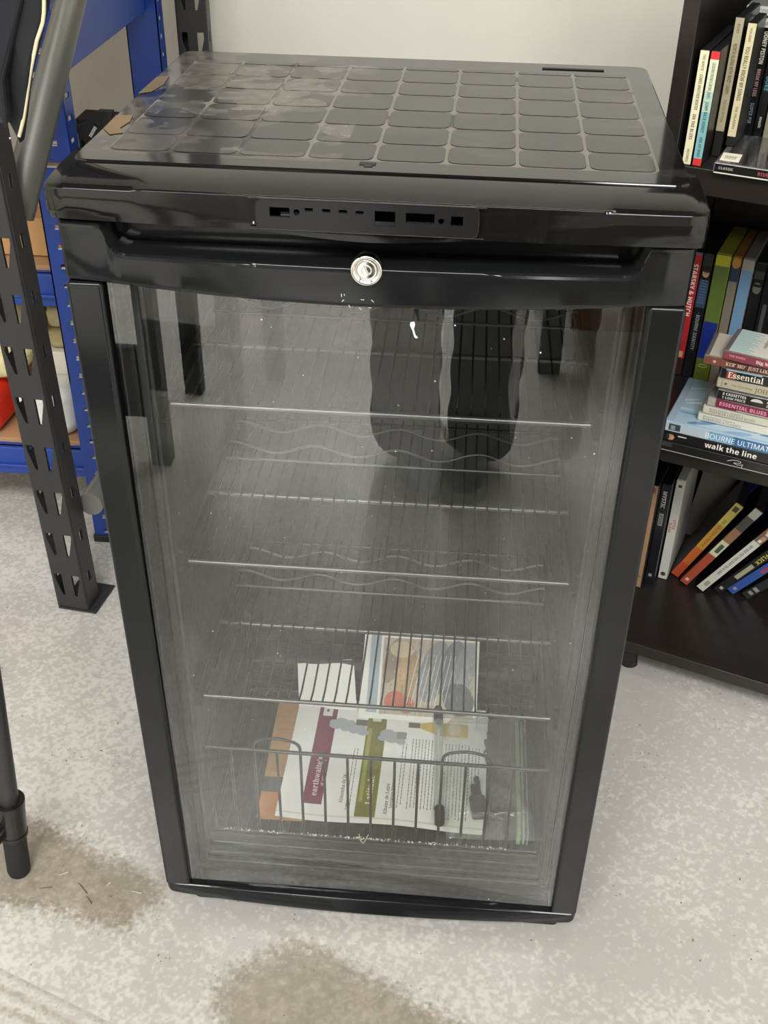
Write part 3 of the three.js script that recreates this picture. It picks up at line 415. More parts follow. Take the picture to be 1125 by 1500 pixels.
  { const [label, bg, draw] = cs.shift(); standing('music_case', label, 'music case', { t: 0.0102, h: 0.152, d: 0.092, body: 'black', at: B(0.0527, S1, -0.054), tex: spine(0.15, 0.0092, bg, (c, w, h) => { c.save(); c.scale(0.8, 1); draw(c, w, h); c.restore(); c.fillStyle = '#1d1c1a'; c.fillRect(w * 0.81, 0, w * 0.19, h); }) }); }
  { const [label, bg, draw] = cs.shift(); standing('music_case', label, 'music case', { t: 0.0102, h: 0.134, d: 0.06, body: 'black', at: B(0.0665, S1 + 0.0132, -0.056), tex: spine(0.132, 0.0092, bg, (c, w, h) => { c.save(); c.scale(0.91, 1); draw(c, w, h); c.restore(); c.fillStyle = '#1d1c1a'; c.fillRect(w * 0.92, 0, w * 0.08, h); }) }); }
  for (const [label, bg, draw, s, body] of cs) standing('music_case', label, 'music case', { ...cd, t: 0.0104, d: 0.138, body, at: B(s, S1, rear), tex: spine(0.124, 0.0094, bg, draw) });
  for (const [k, label] of [[0, 'lower of two pale music cases lying on top of the rear row'], [1, 'upper of two pale music cases lying on top of the rear row']])
    lying('music_case', label, 'music case', { l: 0.142, t: 0.0102, d: 0.124, body: 'pale', at: B(0.046 - 0.004 * k, S1 + 0.1255 + k * 0.0125, -0.147), yaw: 0.03 * k, tex: spine(0.138, 0.0086, '#b6b8b4', (c, w, h) => { write(c, w, h, k ? 'ACOUSTIC TRADITION' : 'DAMAGE TRIO · SIDE TWO', 0.06, 0.78, 0.74, k ? '#6f7d86' : '#6c6c66'); }) });
  const cover = canvasTex(256, 224, (c, w, h) => { c.fillStyle = '#3f3b39'; c.fillRect(0, 0, w, h); for (let i = 0; i < 14; i++) { c.fillStyle = i % 2 ? '#5c5854' : '#2b2928'; c.fillRect(i * 20, 0, 9, h); } c.fillStyle = '#c9706c'; c.fillRect(0.55 * w, 0.68 * h, 0.45 * w, 0.08 * h); });
  const lc = lying('music_case', 'dark music case with a white price label, lying at the front of the upper shelf', 'music case', { l: 0.142, t: 0.0125, d: 0.124, body: 'clear', at: B(0.0625, S1, 0.008), cover, tex: spine(0.138, 0.0105, '#131213', (c, w, h) => { write(c, w, h, 'CLASSIC', 0.03, 0.55, 0.4, '#bdbab0'); write(c, w, h, 'RIVERSIDE  SESSIONS', 0.34, 0.66, 0.52, '#a8555a'); c.fillStyle = '#d8d4c8'; c.fillRect(0, 0.86 * h, w, 0.14 * h); }) });
  part('price_label', box(0.021, 0.0003, 0.03), [M.paper, M.paper, std(0xffffff, 0.6, { map: canvasTex(64, 96, (c, w, h) => { c.fillStyle = '#efe9d4'; c.fillRect(0, 0, w, h); c.fillStyle = '#8d897c'; for (let i = 0; i < 9; i++) c.fillRect(12 + i * 4.5, 34, 2 + (i % 2), 30); c.fillRect(12, 70, 38, 4); }) }), M.paper, M.paper, M.paper], lc, [0.014, 0.0132, -0.024], [0, 0.05, 0]);
}
{ // middle shelf: films standing behind, films and cassettes lying in front
  const h = 0.19, d = 0.118, o = -0.212, face = (c, x, y, r) => { c.fillStyle = '#c79a78'; c.beginPath(); c.ellipse(x, y, r * 1.2, r, 0, 0, 7); c.fill(); c.fillStyle = '#2b2320'; c.beginPath(); c.ellipse(x - r * 0.9, y, r * 0.6, r * 0.95, 0, 0, 7); c.fill(); c.fillRect(x - r * 0.1, y - r * 0.5, r * 0.2, r * 0.25); c.fillRect(x - r * 0.1, y + r * 0.3, r * 0.2, r * 0.25); };
  standing('film_case', 'red-spined film case standing at the left end of the middle shelf', 'film case', { t: 0.0145, h, d, at: B(0.0287, S2, o), tex: spine(0.187, 0.013, '#b02a2e', (c, w, h) => { write(c, w, h, 'STARSKY & HUTCH', 0.09, 0.75, 0.72, '#f1e9e0', 'bold', 'sans-serif', 0.42); c.fillStyle = '#3b1a17'; c.fillRect(w * 0.86, 0, w * 0.14, h); c.fillStyle = '#c9a37c'; c.fillRect(w * 0.8, h * 0.2, w * 0.05, h * 0.5); c.fillStyle = '#6d6a66'; c.fillRect(0, 0, w * 0.02, h); }) });
  standing('film_case', 'black and blue film case with a face, beside the red film case', 'film case', { t: 0.0145, h, d, at: B(0.0440, S2, o), tex: spine(0.187, 0.013, '#0e1013', (c, w, h) => { c.fillStyle = '#2b2b2e'; c.fillRect(0, 0, w * 0.09, h); c.fillStyle = '#33475f'; c.fillRect(w * 0.2, 0, w * 0.22, h); c.fillStyle = '#536b88'; for (let i = 0; i < 9; i++) c.fillRect(w * (0.2 + i * 0.022), h * 0.15, w * 0.01, h * 0.7); face(c, w * 0.15, h * 0.5, h * 0.36); write(c, w, h, '· BOURNE IDENTITY', 0.46, 0.66, 0.5, '#b9bfc6', 'normal', 'sans-serif', 0.36); }) });
  const band = (col, topc, low, mark) => (c, w, h) => { c.fillStyle = col; c.fillRect(0, 0, w, h); c.fillStyle = topc; c.fillRect(0, 0, w * 0.08, h); c.fillStyle = low; c.fillRect(w * 0.52, 0, w * 0.3, h); c.fillStyle = '#5b6b22'; c.fillRect(w * 0.82, 0, w * 0.18, h); if (mark) { c.strokeStyle = '#b9c58a'; c.lineWidth = 4; c.beginPath(); c.ellipse(w * 0.88, h * 0.5, 12, h * 0.3, 0, 0, 7); c.stroke(); } };
  standing('boxed_film', 'green boxed film with a yellow top band on the middle shelf', 'film box', { t: 0.0215, h: 0.193, d: 0.116, body: std(0x6f7420, 0.55), at: B(0.0640, S2, o + 0.003), tex: spine(0.19, 0.0195, '#5b7030', band('#5b7030', '#b7b52e', '#1b2c80', true)), top: std(0x8d8a2c, 0.6) });
  standing('boxed_film', 'brown boxed film with an orange badge, between green and pale blue boxes', 'film box', { t: 0.0125, h: 0.193, d: 0.116, body: std(0x7d5a24, 0.6), at: B(0.0820, S2, o + 0.003), tex: spine(0.19, 0.0113, '#7a7468', (c, w, h) => { c.fillStyle = '#26344f'; c.fillRect(w * 0.06, 0, w * 0.12, h); c.fillStyle = '#bf8636'; c.beginPath(); c.ellipse(w * 0.04, h * 0.5, w * 0.04, h * 0.5, 0, 0, 7); c.fill(); }), top: std(0x8a6428, 0.6) });
  standing('boxed_film', 'pale blue boxed film with a grey top on the middle shelf', 'film box', { t: 0.0165, h: 0.193, d: 0.116, body: std(0x6f6a60, 0.6), at: B(0.0977, S2, o + 0.003), tex: spine(0.19, 0.015, '#6e93b4', (c, w, h) => { c.fillStyle = '#9b978d'; c.fillRect(0, 0, w * 0.08, h); }), top: std(0x77716a, 0.6) });
  standing('film_case', 'black film case with a dim portrait, right of the pale blue box', 'film case', { t: 0.0145, h, d, at: B(0.1145, S2, o), tex: spine(0.187, 0.013, '#111213', (c, w, h) => { c.fillStyle = '#3c3b38'; c.fillRect(w * 0.06, 0, w * 0.06, h); c.fillStyle = '#6b675f'; c.beginPath(); c.ellipse(w * 0.19, h * 0.5, w * 0.045, h * 0.42, 0, 0, 7); c.fill(); c.fillStyle = '#191919'; c.fillRect(w * 0.16, h * 0.1, w * 0.02, h * 0.8); }) });
  standing('film_case', 'plain black film case, last standing one on the middle shelf', 'film case', { t: 0.0145, h, d, at: B(0.1300, S2, o), tex: spine(0.187, 0.013, '#17181a', (c, w, h) => { c.fillStyle = '#4b4a47'; c.fillRect(w * 0.3, h * 0.3, w * 0.3, h * 0.4); }) });
  // three films lying
  const L = 0.19, T = 0.0148, D = 0.132, sky = (c, w, h) => { c.fillStyle = '#a9c3d8'; c.fillRect(0, 0, w, h); for (let i = 0; i < 26; i++) { c.fillStyle = ['#e9f1f6', '#5d93c4', '#dfe9ef', '#33689f'][i % 4]; c.globalAlpha = 0.65; c.save(); c.translate(rnd() * w, rnd() * h); c.rotate(-0.5 + rnd() * 0.5); c.beginPath(); c.ellipse(0, 0, 20 + w * 0.1 * rnd(), 4 + 8 * rnd(), 0, 0, 7); c.fill(); c.restore(); } c.globalAlpha = 1; };
  lying('film_case', 'black film case with a silver signature, bottom of the lying stack', 'film case', { l: L, t: T, d: D, body: 'black', at: B(0.0595, S2, 0.006), tex: spine(0.185, 0.0124, '#151515', (c, w, h) => { c.fillStyle = '#3b3b3a'; c.fillRect(0, 0, w * 0.07, h * 0.5); c.strokeStyle = '#dcdcd8'; c.lineWidth = 4; c.beginPath(); c.moveTo(w * 0.46, h * 0.5); c.bezierCurveTo(w * 0.5, h * 0.05, w * 0.58, h * 0.2, w * 0.54, h * 0.45); c.bezierCurveTo(w * 0.5, h * 0.6, w * 0.49, h * 0.5, w * 0.53, h * 0.7); c.lineTo(w * 0.565, h * 0.55); c.lineTo(w * 0.56, h * 0.95); c.stroke(); c.fillStyle = '#a6a6a2'; c.fillRect(0, h * 0.9, w, h * 0.1); }) });
  lying('film_case', 'black film case with bold white lower-case title in the lying stack', 'film case', { l: L, t: T, d: D, body: 'black', at: B(0.0592, S2 + 0.0152, 0.0055), tex: spine(0.185, 0.0124, '#121112', (c, w, h) => { face(c, w * 0.05, h * 0.55, h * 0.34); c.fillStyle = '#d9d7d2'; c.fillRect(w * 0.1, h * 0.2, w * 0.06, h * 0.14); write(c, w, h, 'walk the line', 0.29, 0.78, 0.86, '#f2f0ea', 'bold', 'sans-serif', 0.52); }) });
  lying('film_case', 'icy blue film case on top of the lying film stack', 'film case', { l: L, t: T, d: D, body: phys({ color: 0x9fb4c2, roughness: 0.25 }), at: B(0.0605, S2 + 0.0304, 0.007), cover: canvasTex(380, 270, sky), tex: spine(0.185, 0.0124, '#b7c6d1', (c, w, h) => { c.fillStyle = '#3a6f9e'; c.fillRect(w * 0.42, 0, w * 0.58, h); c.fillStyle = '#7aa9cd'; c.fillRect(w * 0.3, 0, w * 0.16, h); c.fillStyle = '#3e464c'; c.fillRect(w * 0.02, h * 0.12, w * 0.08, h * 0.76); c.fillStyle = '#8e9a9f'; c.fillRect(w * 0.035, h * 0.3, w * 0.03, h * 0.5); write(c, w, h, 'BOURNE ULTIMATUM', 0.27, 0.82, 0.8, '#f3f5f6', 'normal', 'sans-serif', 0.62); }) });
  // cassettes and music cases piled on them
  let y = S2 + 0.0458;
  const pile = [
    [0.0965, 0.0115, 'pale', '#d9d6c6', 'cream music case at the bottom of the pile on the films', (c, w, h) => { write(c, w, h, 'Blues Masters, Volume 4:', 0.04, 0.44, 0.36, '#6d6a5e', 'normal', 'serif'); write(c, w, h, 'HARMONICA CLASSICS', 0.04, 0.86, 0.46, '#4c4a42', 'normal', 'serif'); c.fillStyle = '#3a5fa8'; c.beginPath(); c.arc(w * 0.86, h * 0.6, h * 0.25, 0, 7); c.fill(); }, 0.128],
    [0.101, 0.012, 'pale', '#cfccba', 'cream music case, second from the bottom of the pile on the films', (c, w, h) => { write(c, w, h, 'Blues Masters, Volume 2:', 0.05, 0.44, 0.36, '#716e62', 'normal', 'serif'); write(c, w, h, 'POSTWAR CHICAGO BLUES', 0.05, 0.86, 0.44, '#504e45', 'normal', 'serif'); }, 0.122],
    [0.1045, 0.0135, 'clear', '#7d2f4c', 'magenta-spined case in the middle of the pile on the films', (c, w, h) => { c.fillStyle = '#a9a69c'; c.fillRect(0, 0, w * 0.09, h); write(c, w, h, 'ESSENTIAL BLUES', 0.13, 0.72, 0.62, '#e4a5b4', 'bold', 'sans-serif', 0.7); c.fillStyle = '#b9b3a6'; c.fillRect(w * 0.34, h * 0.86, w * 0.5, h * 0.14); }, 0.112],
    [0.115, 0.0135, 'clear', '#161616', 'black case with two lines of white print in the pile', (c, w, h) => { write(c, w, h, '2 CASSETTES', 0.05, 0.46, 0.44, '#eceae2'); write(c, w, h, '1 LOW PRICE', 0.05, 0.92, 0.42, '#dcdad2'); c.fillStyle = '#cfcdc4'; c.beginPath(); c.ellipse(w * 0.44, h * 0.55, w * 0.07, h * 0.4, 0, Math.PI, 0); c.fill(); write(c, w, h, 'ALL 100% NEW', 0.55, 0.46, 0.44, '#eceae2'); write(c, w, h, '20TH ANNIVERSARY', 0.55, 0.92, 0.4, '#dcdad2'); }, 0.1],
    [0.1115, 0.0145, 'pale', '#b9b29a', 'beige case with a small dot, under the black Essential case', (c, w, h) => { c.fillStyle = '#5b5747'; c.beginPath(); c.arc(w * 0.09, h * 0.5, h * 0.14, 0, 7); c.fill(); c.fillRect(w * 0.045, h * 0.15, 3, h * 0.7); write(c, w, h, 'JOHNNY', 0.42, 0.74, 0.7, '#4c4838', 'normal', 'serif'); write(c, w, h, 'live recordings', 0.16, 0.62, 0.3, '#857f6b'); }, 0.104],
    [0.1135, 0.0155, 'clear', '#17181a', 'black case with large cream title, fourth from the top of the pile', (c, w, h) => { c.fillStyle = '#8fb0c6'; c.fillRect(w * 0.05, 0, w * 0.4, h * 0.14); c.fillStyle = '#8a3a33'; c.fillRect(w * 0.06, h * 0.16, w * 0.11, h * 0.84); write(c, w, h, 'Essential', 0.075, 0.86, 0.86, '#efe6d2', 'bold', 'serif', 0.4); write(c, w, h, 'Blues', 0.56, 0.86, 0.86, '#e3c7a0', 'bold', 'serif', 0.3); }, 0.1],
    [0.0905, 0.0125, 'clear', '#54322a', 'brown-spined case sticking out to the left near the top of the pile', (c, w, h) => { c.fillStyle = '#7b4b3c'; c.fillRect(0, 0, w * 0.26, h); c.fillStyle = '#d9b7a0'; c.fillRect(w * 0.1, h * 0.4, w * 0.03, h * 0.3); write(c, w, h, "KEB' MO'  JUST LIKE YOU", 0.24, 0.78, 0.62, '#dcc3ae', 'bold', 'serif', 0.62); }, 0.116],
    [0.1125, 0.0125, 'clear', '#8a4550', 'rose-spined case with a white and pale blue cover on top of the pile', (c, w, h) => { write(c, w, h, 'THE DUKES', 0.06, 0.58, 0.36, '#d8a6a6'); write(c, w, h, 'Big Memphis Sound', 0.36, 0.72, 0.54, '#f0dcd8', 'bold', 'serif'); }, 0.1],
  ];
  const pale = canvasTex(256, 150, (c, w, h) => { c.fillStyle = '#eceadf'; c.fillRect(0, 0, w, h); for (let i = 0; i < 24; i++) { c.fillStyle = i % 2 ? '#d5e3df' : '#b7d2d2'; c.fillRect(0, i * h / 24, w * (0.2 + 0.04 * (i % 3)), h / 24); } c.fillStyle = '#6d675a'; c.font = 'bold 15px serif'; c.save(); c.translate(w * 0.34, h * 0.15); c.rotate(Math.PI / 2); c.fillText('Memphis', 0, 0); c.fillText('Sound', 10, -20); c.restore(); });
  const beige = canvasTex(256, 150, (c, w, h) => { c.fillStyle = '#ded3c2'; c.fillRect(0, 0, w, h); c.fillStyle = '#5a5048'; c.fillRect(w * 0.24, h * 0.5, 6, 10); });
  pile.forEach(([s, t, body, bg, label, draw, d], i) => {
    lying(i === 6 || i > 1 ? 'cassette_case' : 'music_case', label, i > 1 ? 'cassette' : 'music case', { l: i > 1 ? 0.112 : 0.142, t: t - 0.0003, d: i > 1 ? 0.071 + 0.02 * (i < 3) : 0.124, body, at: B(s, y, -0.012 + [0, 0, 0, 0.002, -0.002, 0, 0.002, 0.004][i]), yaw: [0, 0.01, -0.02, 0.02, 0, 0.015, 0.03, -0.05][i], tex: spine(i > 1 ? 0.109 : 0.138, t * 0.84, bg, draw), cover: i === 7 ? pale : i === 6 ? beige : undefined });
    y += t;
  });
}
{ // lower shelf: films, three upright, the rest leaning
  const h = 0.19, d = 0.12;
  standing('film_case', 'tan-spined film case standing at the left of the lower shelf', 'film case', { t: 0.0145, h: 0.195, d, at: B(0.0395, S3, -0.137), tex: spine(0.19, 0.0132, '#a88868', (c, w, h) => { c.fillStyle = '#93543e'; c.fillRect(w * 0.02, h * 0.25, w * 0.05, h * 0.4); c.fillStyle = '#8b6d50'; c.fillRect(0, 0, w, h * 0.06); c.fillStyle = '#7b5f45'; c.fillRect(w * 0.88, h * 0.2, w * 0.02, h * 0.6); }) });
  standing('film_case', 'black film case with a pale title panel near its top, lower shelf', 'film case', { t: 0.0145, h, d, at: B(0.0548, S3, -0.155), tex: spine(0.187, 0.013, '#12151c', (c, w, h) => { c.fillStyle = '#8f8d84'; c.fillRect(w * 0.28, h * 0.24, w * 0.12, h * 0.52); write(c, w, h, 'MYSTIC', 0.06, 0.78, 0.66, '#d6d4ca', 'bold', 'sans-serif', 0.21); write(c, w, h, 'RIVER', 0.29, 0.7, 0.5, '#2b2b2b', 'bold', 'sans-serif', 0.1); c.fillStyle = '#9a948a'; c.fillRect(w * 0.9, h * 0.3, w * 0.03, h * 0.4); }) });
  standing('film_case', 'white film case with red lettering standing on the lower shelf', 'film case', { t: 0.0145, h, d, body: phys({ color: 0xb9b7ae, roughness: 0.35 }), at: B(0.0712, S3, -0.176), tex: spine(0.187, 0.013, '#c9c8c0', (c, w, h) => { write(c, w, h, 'LITTLE', 0.38, 0.5, 0.46, '#b1403f', 'bold', 'sans-serif', 0.3); write(c, w, h, 'SLANG', 0.42, 0.92, 0.46, '#b1403f', 'bold', 'sans-serif', 0.26); c.fillStyle = '#3d3c38'; c.fillRect(w * 0.04, h * 0.3, w * 0.025, h * 0.4); c.beginPath(); c.arc(w * 0.95, h * 0.5, h * 0.3, 0, 7); c.fill(); }) });
  const lean = [
    ['leaning film case with a yellow to orange spine on the lower shelf', 0.087, -0.19, 0.43, 0.178, (c, w, h) => { c.fillStyle = '#cfc05a'; c.fillRect(0, 0, w * 0.28, h); c.fillStyle = '#c9983f'; c.fillRect(w * 0.28, 0, w * 0.35, h); c.fillStyle = '#c2662f'; c.fillRect(w * 0.6, 0, w * 0.25, h); c.fillStyle = '#b64a2c'; c.fillRect(w * 0.82, 0, w * 0.18, h); write(c, w, h, 'ON GOLDEN STREETS', 0.2, 0.66, 0.5, '#8a5a26'); c.fillStyle = '#4c4020'; c.fillRect(w * 0.03, h * 0.2, w * 0.06, h * 0.6); }, '#c9983f', 'black'],
    ['leaning film case with grey, green and rust spine, beside the yellow one', 0.1045, -0.176, 0.47, 0.19, (c, w, h) => { c.fillStyle = '#b9b5ab'; c.fillRect(0, 0, w * 0.1, h); c.fillStyle = '#3c3b37'; c.fillRect(w * 0.1, 0, w * 0.16, h); c.fillStyle = '#8d6a4d'; c.fillRect(w * 0.26, 0, w * 0.16, h); c.fillStyle = '#c7c7a8'; c.fillRect(w * 0.42, 0, w * 0.18, h); c.fillStyle = '#3f5b3c'; c.fillRect(w * 0.46, h * 0.2, w * 0.1, h * 0.5); c.fillStyle = '#a14a36'; c.fillRect(w * 0.6, 0, w * 0.4, h); c.fillStyle = '#d8b8a0'; c.fillRect(w * 0.93, h * 0.3, w * 0.03, h * 0.4); }, '#a14a36', 'black'],
    ['leaning film case with a white spine and people at its top end', 0.1315, -0.172, 0.53, 0.19, (c, w, h) => { c.fillStyle = '#6f5a4b'; c.fillRect(0, 0, w * 0.3, h); for (let i = 0; i < 3; i++) { c.fillStyle = '#b98a68'; c.beginPath(); c.ellipse(w * (0.06 + 0.09 * i), h * (0.35 + 0.2 * (i % 2)), w * 0.03, h * 0.26, 0, 0, 7); c.fill(); c.fillStyle = '#d8d2c6'; c.fillRect(w * (0.08 + 0.09 * i), h * 0.2, w * 0.03, h * 0.4); } write(c, w, h, 'MY BIG FAT HOLIDAY IN A VAN', 0.35, 0.7, 0.5, '#5d5a66', 'bold', 'sans-serif', 0.42); c.fillStyle = '#8a9a80'; c.fillRect(w * 0.88, h * 0.2, w * 0.06, h * 0.5); }, '#c8c4bc', 'black'],
    ['leaning black film case with yellow lettering on the lower shelf', 0.157, -0.178, 0.58, 0.19, (c, w, h) => { write(c, w, h, 'MACK FLICK', 0.26, 0.72, 0.7, '#c3b64b', 'bold', 'sans-serif', 0.3); c.fillStyle = '#9d9a83'; c.fillRect(w * 0.58, h * 0.2, w * 0.2, h * 0.55); c.fillStyle = '#4e7a3a'; c.fillRect(w * 0.16, h * 0.2, w * 0.06, h * 0.5); c.fillStyle = '#a89f8c'; c.fillRect(w * 0.93, h * 0.3, w * 0.03, h * 0.4); }, '#131314', 'black'],
    ['leaning blue film case on the lower shelf', 0.176, -0.186, 0.62, 0.19, (c, w, h) => { c.fillStyle = '#8a3f55'; c.fillRect(w * 0.52, h * 0.15, w * 0.14, h * 0.5); c.fillStyle = '#5a74b0'; c.fillRect(w * 0.1, h * 0.3, w * 0.3, h * 0.35); c.fillStyle = '#a97f8c'; c.fillRect(w * 0.93, h * 0.3, w * 0.03, h * 0.4); }, '#2c4c93', 'black'],
    ['leaning black film case, rightmost on the lower shelf', 0.199, -0.184, 0.66, 0.19, (c, w, h) => { c.fillStyle = '#8b897f'; c.fillRect(w * 0.86, h * 0.15, w * 0.035, h * 0.7); c.fillRect(w * 0.92, h * 0.2, w * 0.03, h * 0.6); }, '#1d1e20', 'black'],
  ];
  for (const [label, s, o, a, hh, draw, bg, body] of lean) standing('film_case', label, 'film case', { t: 0.0145, h: hh, d: 0.092, body, at: B(s, S3 + 0.0075 * Math.sin(a), o), lean: a, tex: spine(hh * 0.985, 0.013, bg, draw) });
  // grey plastic sleeve and a blue folder at the back
  const sl = extrude(poly([[-0.012, 0], [0.02, 0.0], [0.035, 0.06], [0.062, 0.15], [0.125, 0.262], [0.112, 0.3], [0.02, 0.3], [0.004, 0.16]]), 0.003, 0.0005).translate(0, 0, -0.004);
  tag(part('plastic_sleeve', sl, phys({ color: new THREE.Color(0.22, 0.2, 0.175), roughness: 0.25 }), scene, B(0.083, S3 + 0.001, -0.315), [0, -BA, 0]), 'dim grey-brown plastic sleeve at the back of the lower shelf', 'sleeve');
  standing('folder', 'blue folder leaning at the back of the lower shelf', 'folder', { t: 0.03, h: 0.26, d: 0.012, body: std(new THREE.Color(0.012, 0.05, 0.3), 0.5), at: B(0.118, S3 + 0.008, -0.325), lean: 0.36 });
}

// ───────────── racks on the left ─────────────
{ // black slotted uprights
  const P = 0.0795;
  const frame = thing('rack_end_frame', 'black slotted rack frame with grey braces, standing left of the fridge', 'rack frame', [-0.531, 0, -0.529], 0);
  function upright(x, z, rotY, n, y0, height, lean) {
    const t = new THREE.Group(); t.name = 'upright'; t.rotation.order = 'YXZ'; t.position.set(x + 0.531, 0, z + 0.529); t.rotation.set(0, rotY, lean); frame.add(t);
    const W = 0.054, D = 0.036, T = 0.0022;
    const face = rrShape(W - 0.006, height, 0.001, 0, height / 2); for (let i = 0; i < n; i++) for (const s of [-1, 1]) { const y = y0 + i * P; face.holes.push(hole([[s * 0.0085, y], [s * 0.0125, y], [s * 0.0235, y + 0.042], [s * 0.0085, y + 0.042]])); }
    part('front_face', extrude(face, T).translate(0, 0, -T), M.blackPaint, t);
    const side = rrShape(D, height, 0.001, -D / 2, height / 2); for (let i = 0; i < n; i++) { const y = y0 + 0.022 + i * P; side.holes.push(hole([[-0.022, y], [-0.013, y], [-0.013, y + 0.019], [-0.022, y + 0.019]])); }
    for (const s of [-1, 1]) part('side_face', extrude(side, T).rotateY(-Math.PI / 2).translate(s * W / 2 + T / 2, 0, -0.003), M.blackPaint, t);
    for (const s of [-1, 1]) part('corner_fold', new THREE.CylinderGeometry(0.0036, 0.0036, height, 10, 1, false).translate(s * (W / 2 - 0.0034), height / 2, -0.0034), M.blackPaint, t);
    for (const s of [-1, 1]) part('rear_lip', box(0.012, height, T, s * (W / 2 - 0.006), height / 2, -D - 0.003), M.blackPaint, t);
    part('foot_plate', rbox(0.066, 0.003, 0.074, 0.0012, 0.008, 0.0016, -0.034), M.blackPaint, t);
  }
  upright(-0.531, -0.529, -0.15, 15, 0.029, 1.35, 0.018);
  upright(-0.447, -1.3, 0.05, 15, 0.045, 1.35, 0);
  const F = (x, y, z) => V(x + 0.531, y, z + 0.529);
  part('diagonal_brace', cyl(F(-0.533, 0.636, -0.592), F(-0.3496, 1.1527, -0.74), 0.0235, 28, 0.0135), M.greySteel, frame);
  part('level_brace', cyl(F(-0.488, 0.185, -0.566), F(-0.44, 0.165, -1.29), 0.0195, 24), M.greySteel, frame);
}
{ // blue rack
  const r = thing('storage_rack', 'blue steel storage rack behind the black upright, left of the fridge', 'rack', [-0.52, 0, -0.99]);
  const H = 1.25, W = 0.058, T = 0.002;
  const face = rrShape(W, H, 0.001, 0, H / 2); for (let y = 0.02; y < H - 0.02; y += 0.0305) face.holes.push(hole([[-0.0115, y], [0.0115, y], [0.0115, y + 0.007], [-0.0115, y + 0.007]]));
  const side = rrShape(0.038, H, 0.001, 0, H / 2); for (let y = 0.02; y < H - 0.02; y += 0.0305) side.holes.push(hole([[-0.008, y], [0.008, y], [0.008, y + 0.007], [-0.008, y + 0.007]]));
  const plainFace = rrShape(W, H, 0.001, 0, H / 2), pale = std(0xc9ccd2, 0.35, { metalness: 0.3 });  // pale colour puts the white highlight on the slots' lower edges
  const post = (x, z, s) => { const g = new THREE.Group(); g.name = 'post'; g.position.set(x, 0, z); r.add(g); part('post_face', extrude(s ? face : plainFace, T).translate(0, 0, -T), M.bluePaint, g); part('post_return', extrude(side, T).rotateY(Math.PI / 2).translate(-W / 2, 0, -0.019), M.bluePaint, g); part('post_return', extrude(side, T).rotateY(Math.PI / 2).translate(W / 2 - T, 0, -0.019), M.bluePaint, g); for (let y = 0.02; y < H - 0.02; y += 0.0305) if (s) part('lit_slot_tongue', box(0.023, 0.0014, 0.005, 0, y + 0.0007, -0.0022), pale, g); part('foot_cap', rbox(W + 0.006, 0.014, 0.045, 0.002, 0, 0.0075, -0.019), M.blackRubber, g); };
  post(0, 0.275, true); post(0, -0.245, false); post(-1.2, 0.275, false); post(-1.2, -0.245, false);
  const beam = (y, z) => part('beam', flat([rbox(1.16, 0.052, 0.012, 0.002, -0.6, y, z), rbox(1.16, 0.008, 0.02, 0.002, -0.6, y + 0.022, z - 0.008), rbox(1.16, 0.006, 0.016, 0.002, -0.6, y - 0.008, z + 0.0035)]), M.bluePaint, r);
  for (const y of [0.155, 0.468, 0.806]) { beam(y, 0.262); beam(y, -0.262); }
  for (const [y, h, u] of [[0.155, 0.058, 0.155], [0.468, 0.058, 0.468], [0.832, 0.125, 0.806]]) { part('end_beam', rbox(0.012, h, 0.48, 0.002, 0.004, y, 0), M.bluePaint, r); part('shelf_board', rbox(1.15, 0.012, 0.5, 0.001, -0.6, u + 0.0275, 0), M.board, r); }
  // goods on the shelves
  const lump = (w, h, d, k, amp = 0.02, fold = 0) => { const g = mergeVertices(new RoundedBoxGeometry(w, h, d, 9, Math.min(w, h, d) * 0.32).deleteAttribute('normal').deleteAttribute('uv')), p = g.attributes.position; for (let i = 0; i < p.count; i++) { const x = p.getX(i), y = p.getY(i), z = p.getZ(i), n = fbm(x * 14 + k, y * 14 + z * 9 + k, 3) - 0.5, low = clamp((y + h / 2) / (h * 0.25)); p.setX(i, x + n * amp * 2 * low); p.setZ(i, z + (fbm(y * 18 + k * 2, x * 10 + z * 6, 3) - 0.5) * amp * 2 * low); p.setY(i, y + h / 2 + (fold ? fold * Math.sin(y * 90 + x * 12) * low : 0) + n * amp * low * (y > 0 ? 1 : 0)); } g.computeVertexNormals(); planarUV(g, (x) => x * 4, (x, y) => y * 4); return g; };
  const F1 = 0.155 + 0.0345, F2 = 0.468 + 0.0345;
  const cloth = (c, b = 0.9) => std(c, b, { bumpMap: fineBump, bumpScale: 0.002 });
  tag(part('cloth_bag', lump(0.2, 0.2, 0.18, 3), cloth(0xe2d9a4), scene, [-0.745, F1 + 0.074, -0.86]), 'pale yellow cloth bundle on the lowest blue shelf, above the red bag', 'bundle');
  tag(part('red_bag', lump(0.16, 0.075, 0.13, 8, 0.012), phys({ color: 0xd8301f, roughness: 0.35 }), scene, [-0.77, F1, -0.8]), 'bright red plastic bag on the lowest blue shelf', 'bag');
  tag(part('white_bag', lump(0.1, 0.09, 0.085, 11, 0.012), phys({ color: 0xdedbd4, roughness: 0.4 }), scene, [-0.612, F1, -0.785]), 'white plastic bag beside the red bag on the lowest blue shelf', 'bag');
  for (let i = 0; i < 4; i++) tag(part('folded_cloth', lump(0.1, 0.036, 0.14, 20 + i * 3, 0.006), cloth([0xa79a6d, 0xc3b78c, 0x9c8f5f, 0xb8aa7a][i]), scene, [-0.579 + 0.004 * (i % 2), F1 + 0.1155 + i * 0.0385, -0.915]), ['olive-beige folded cloth at the bottom of the folded pile', 'second folded cloth from the bottom of the pile, cream', 'third folded cloth from the bottom of the pile, olive', 'folded cloth on top of the pile behind the upright'][i], 'cloth', 'folded cloths on the blue rack');
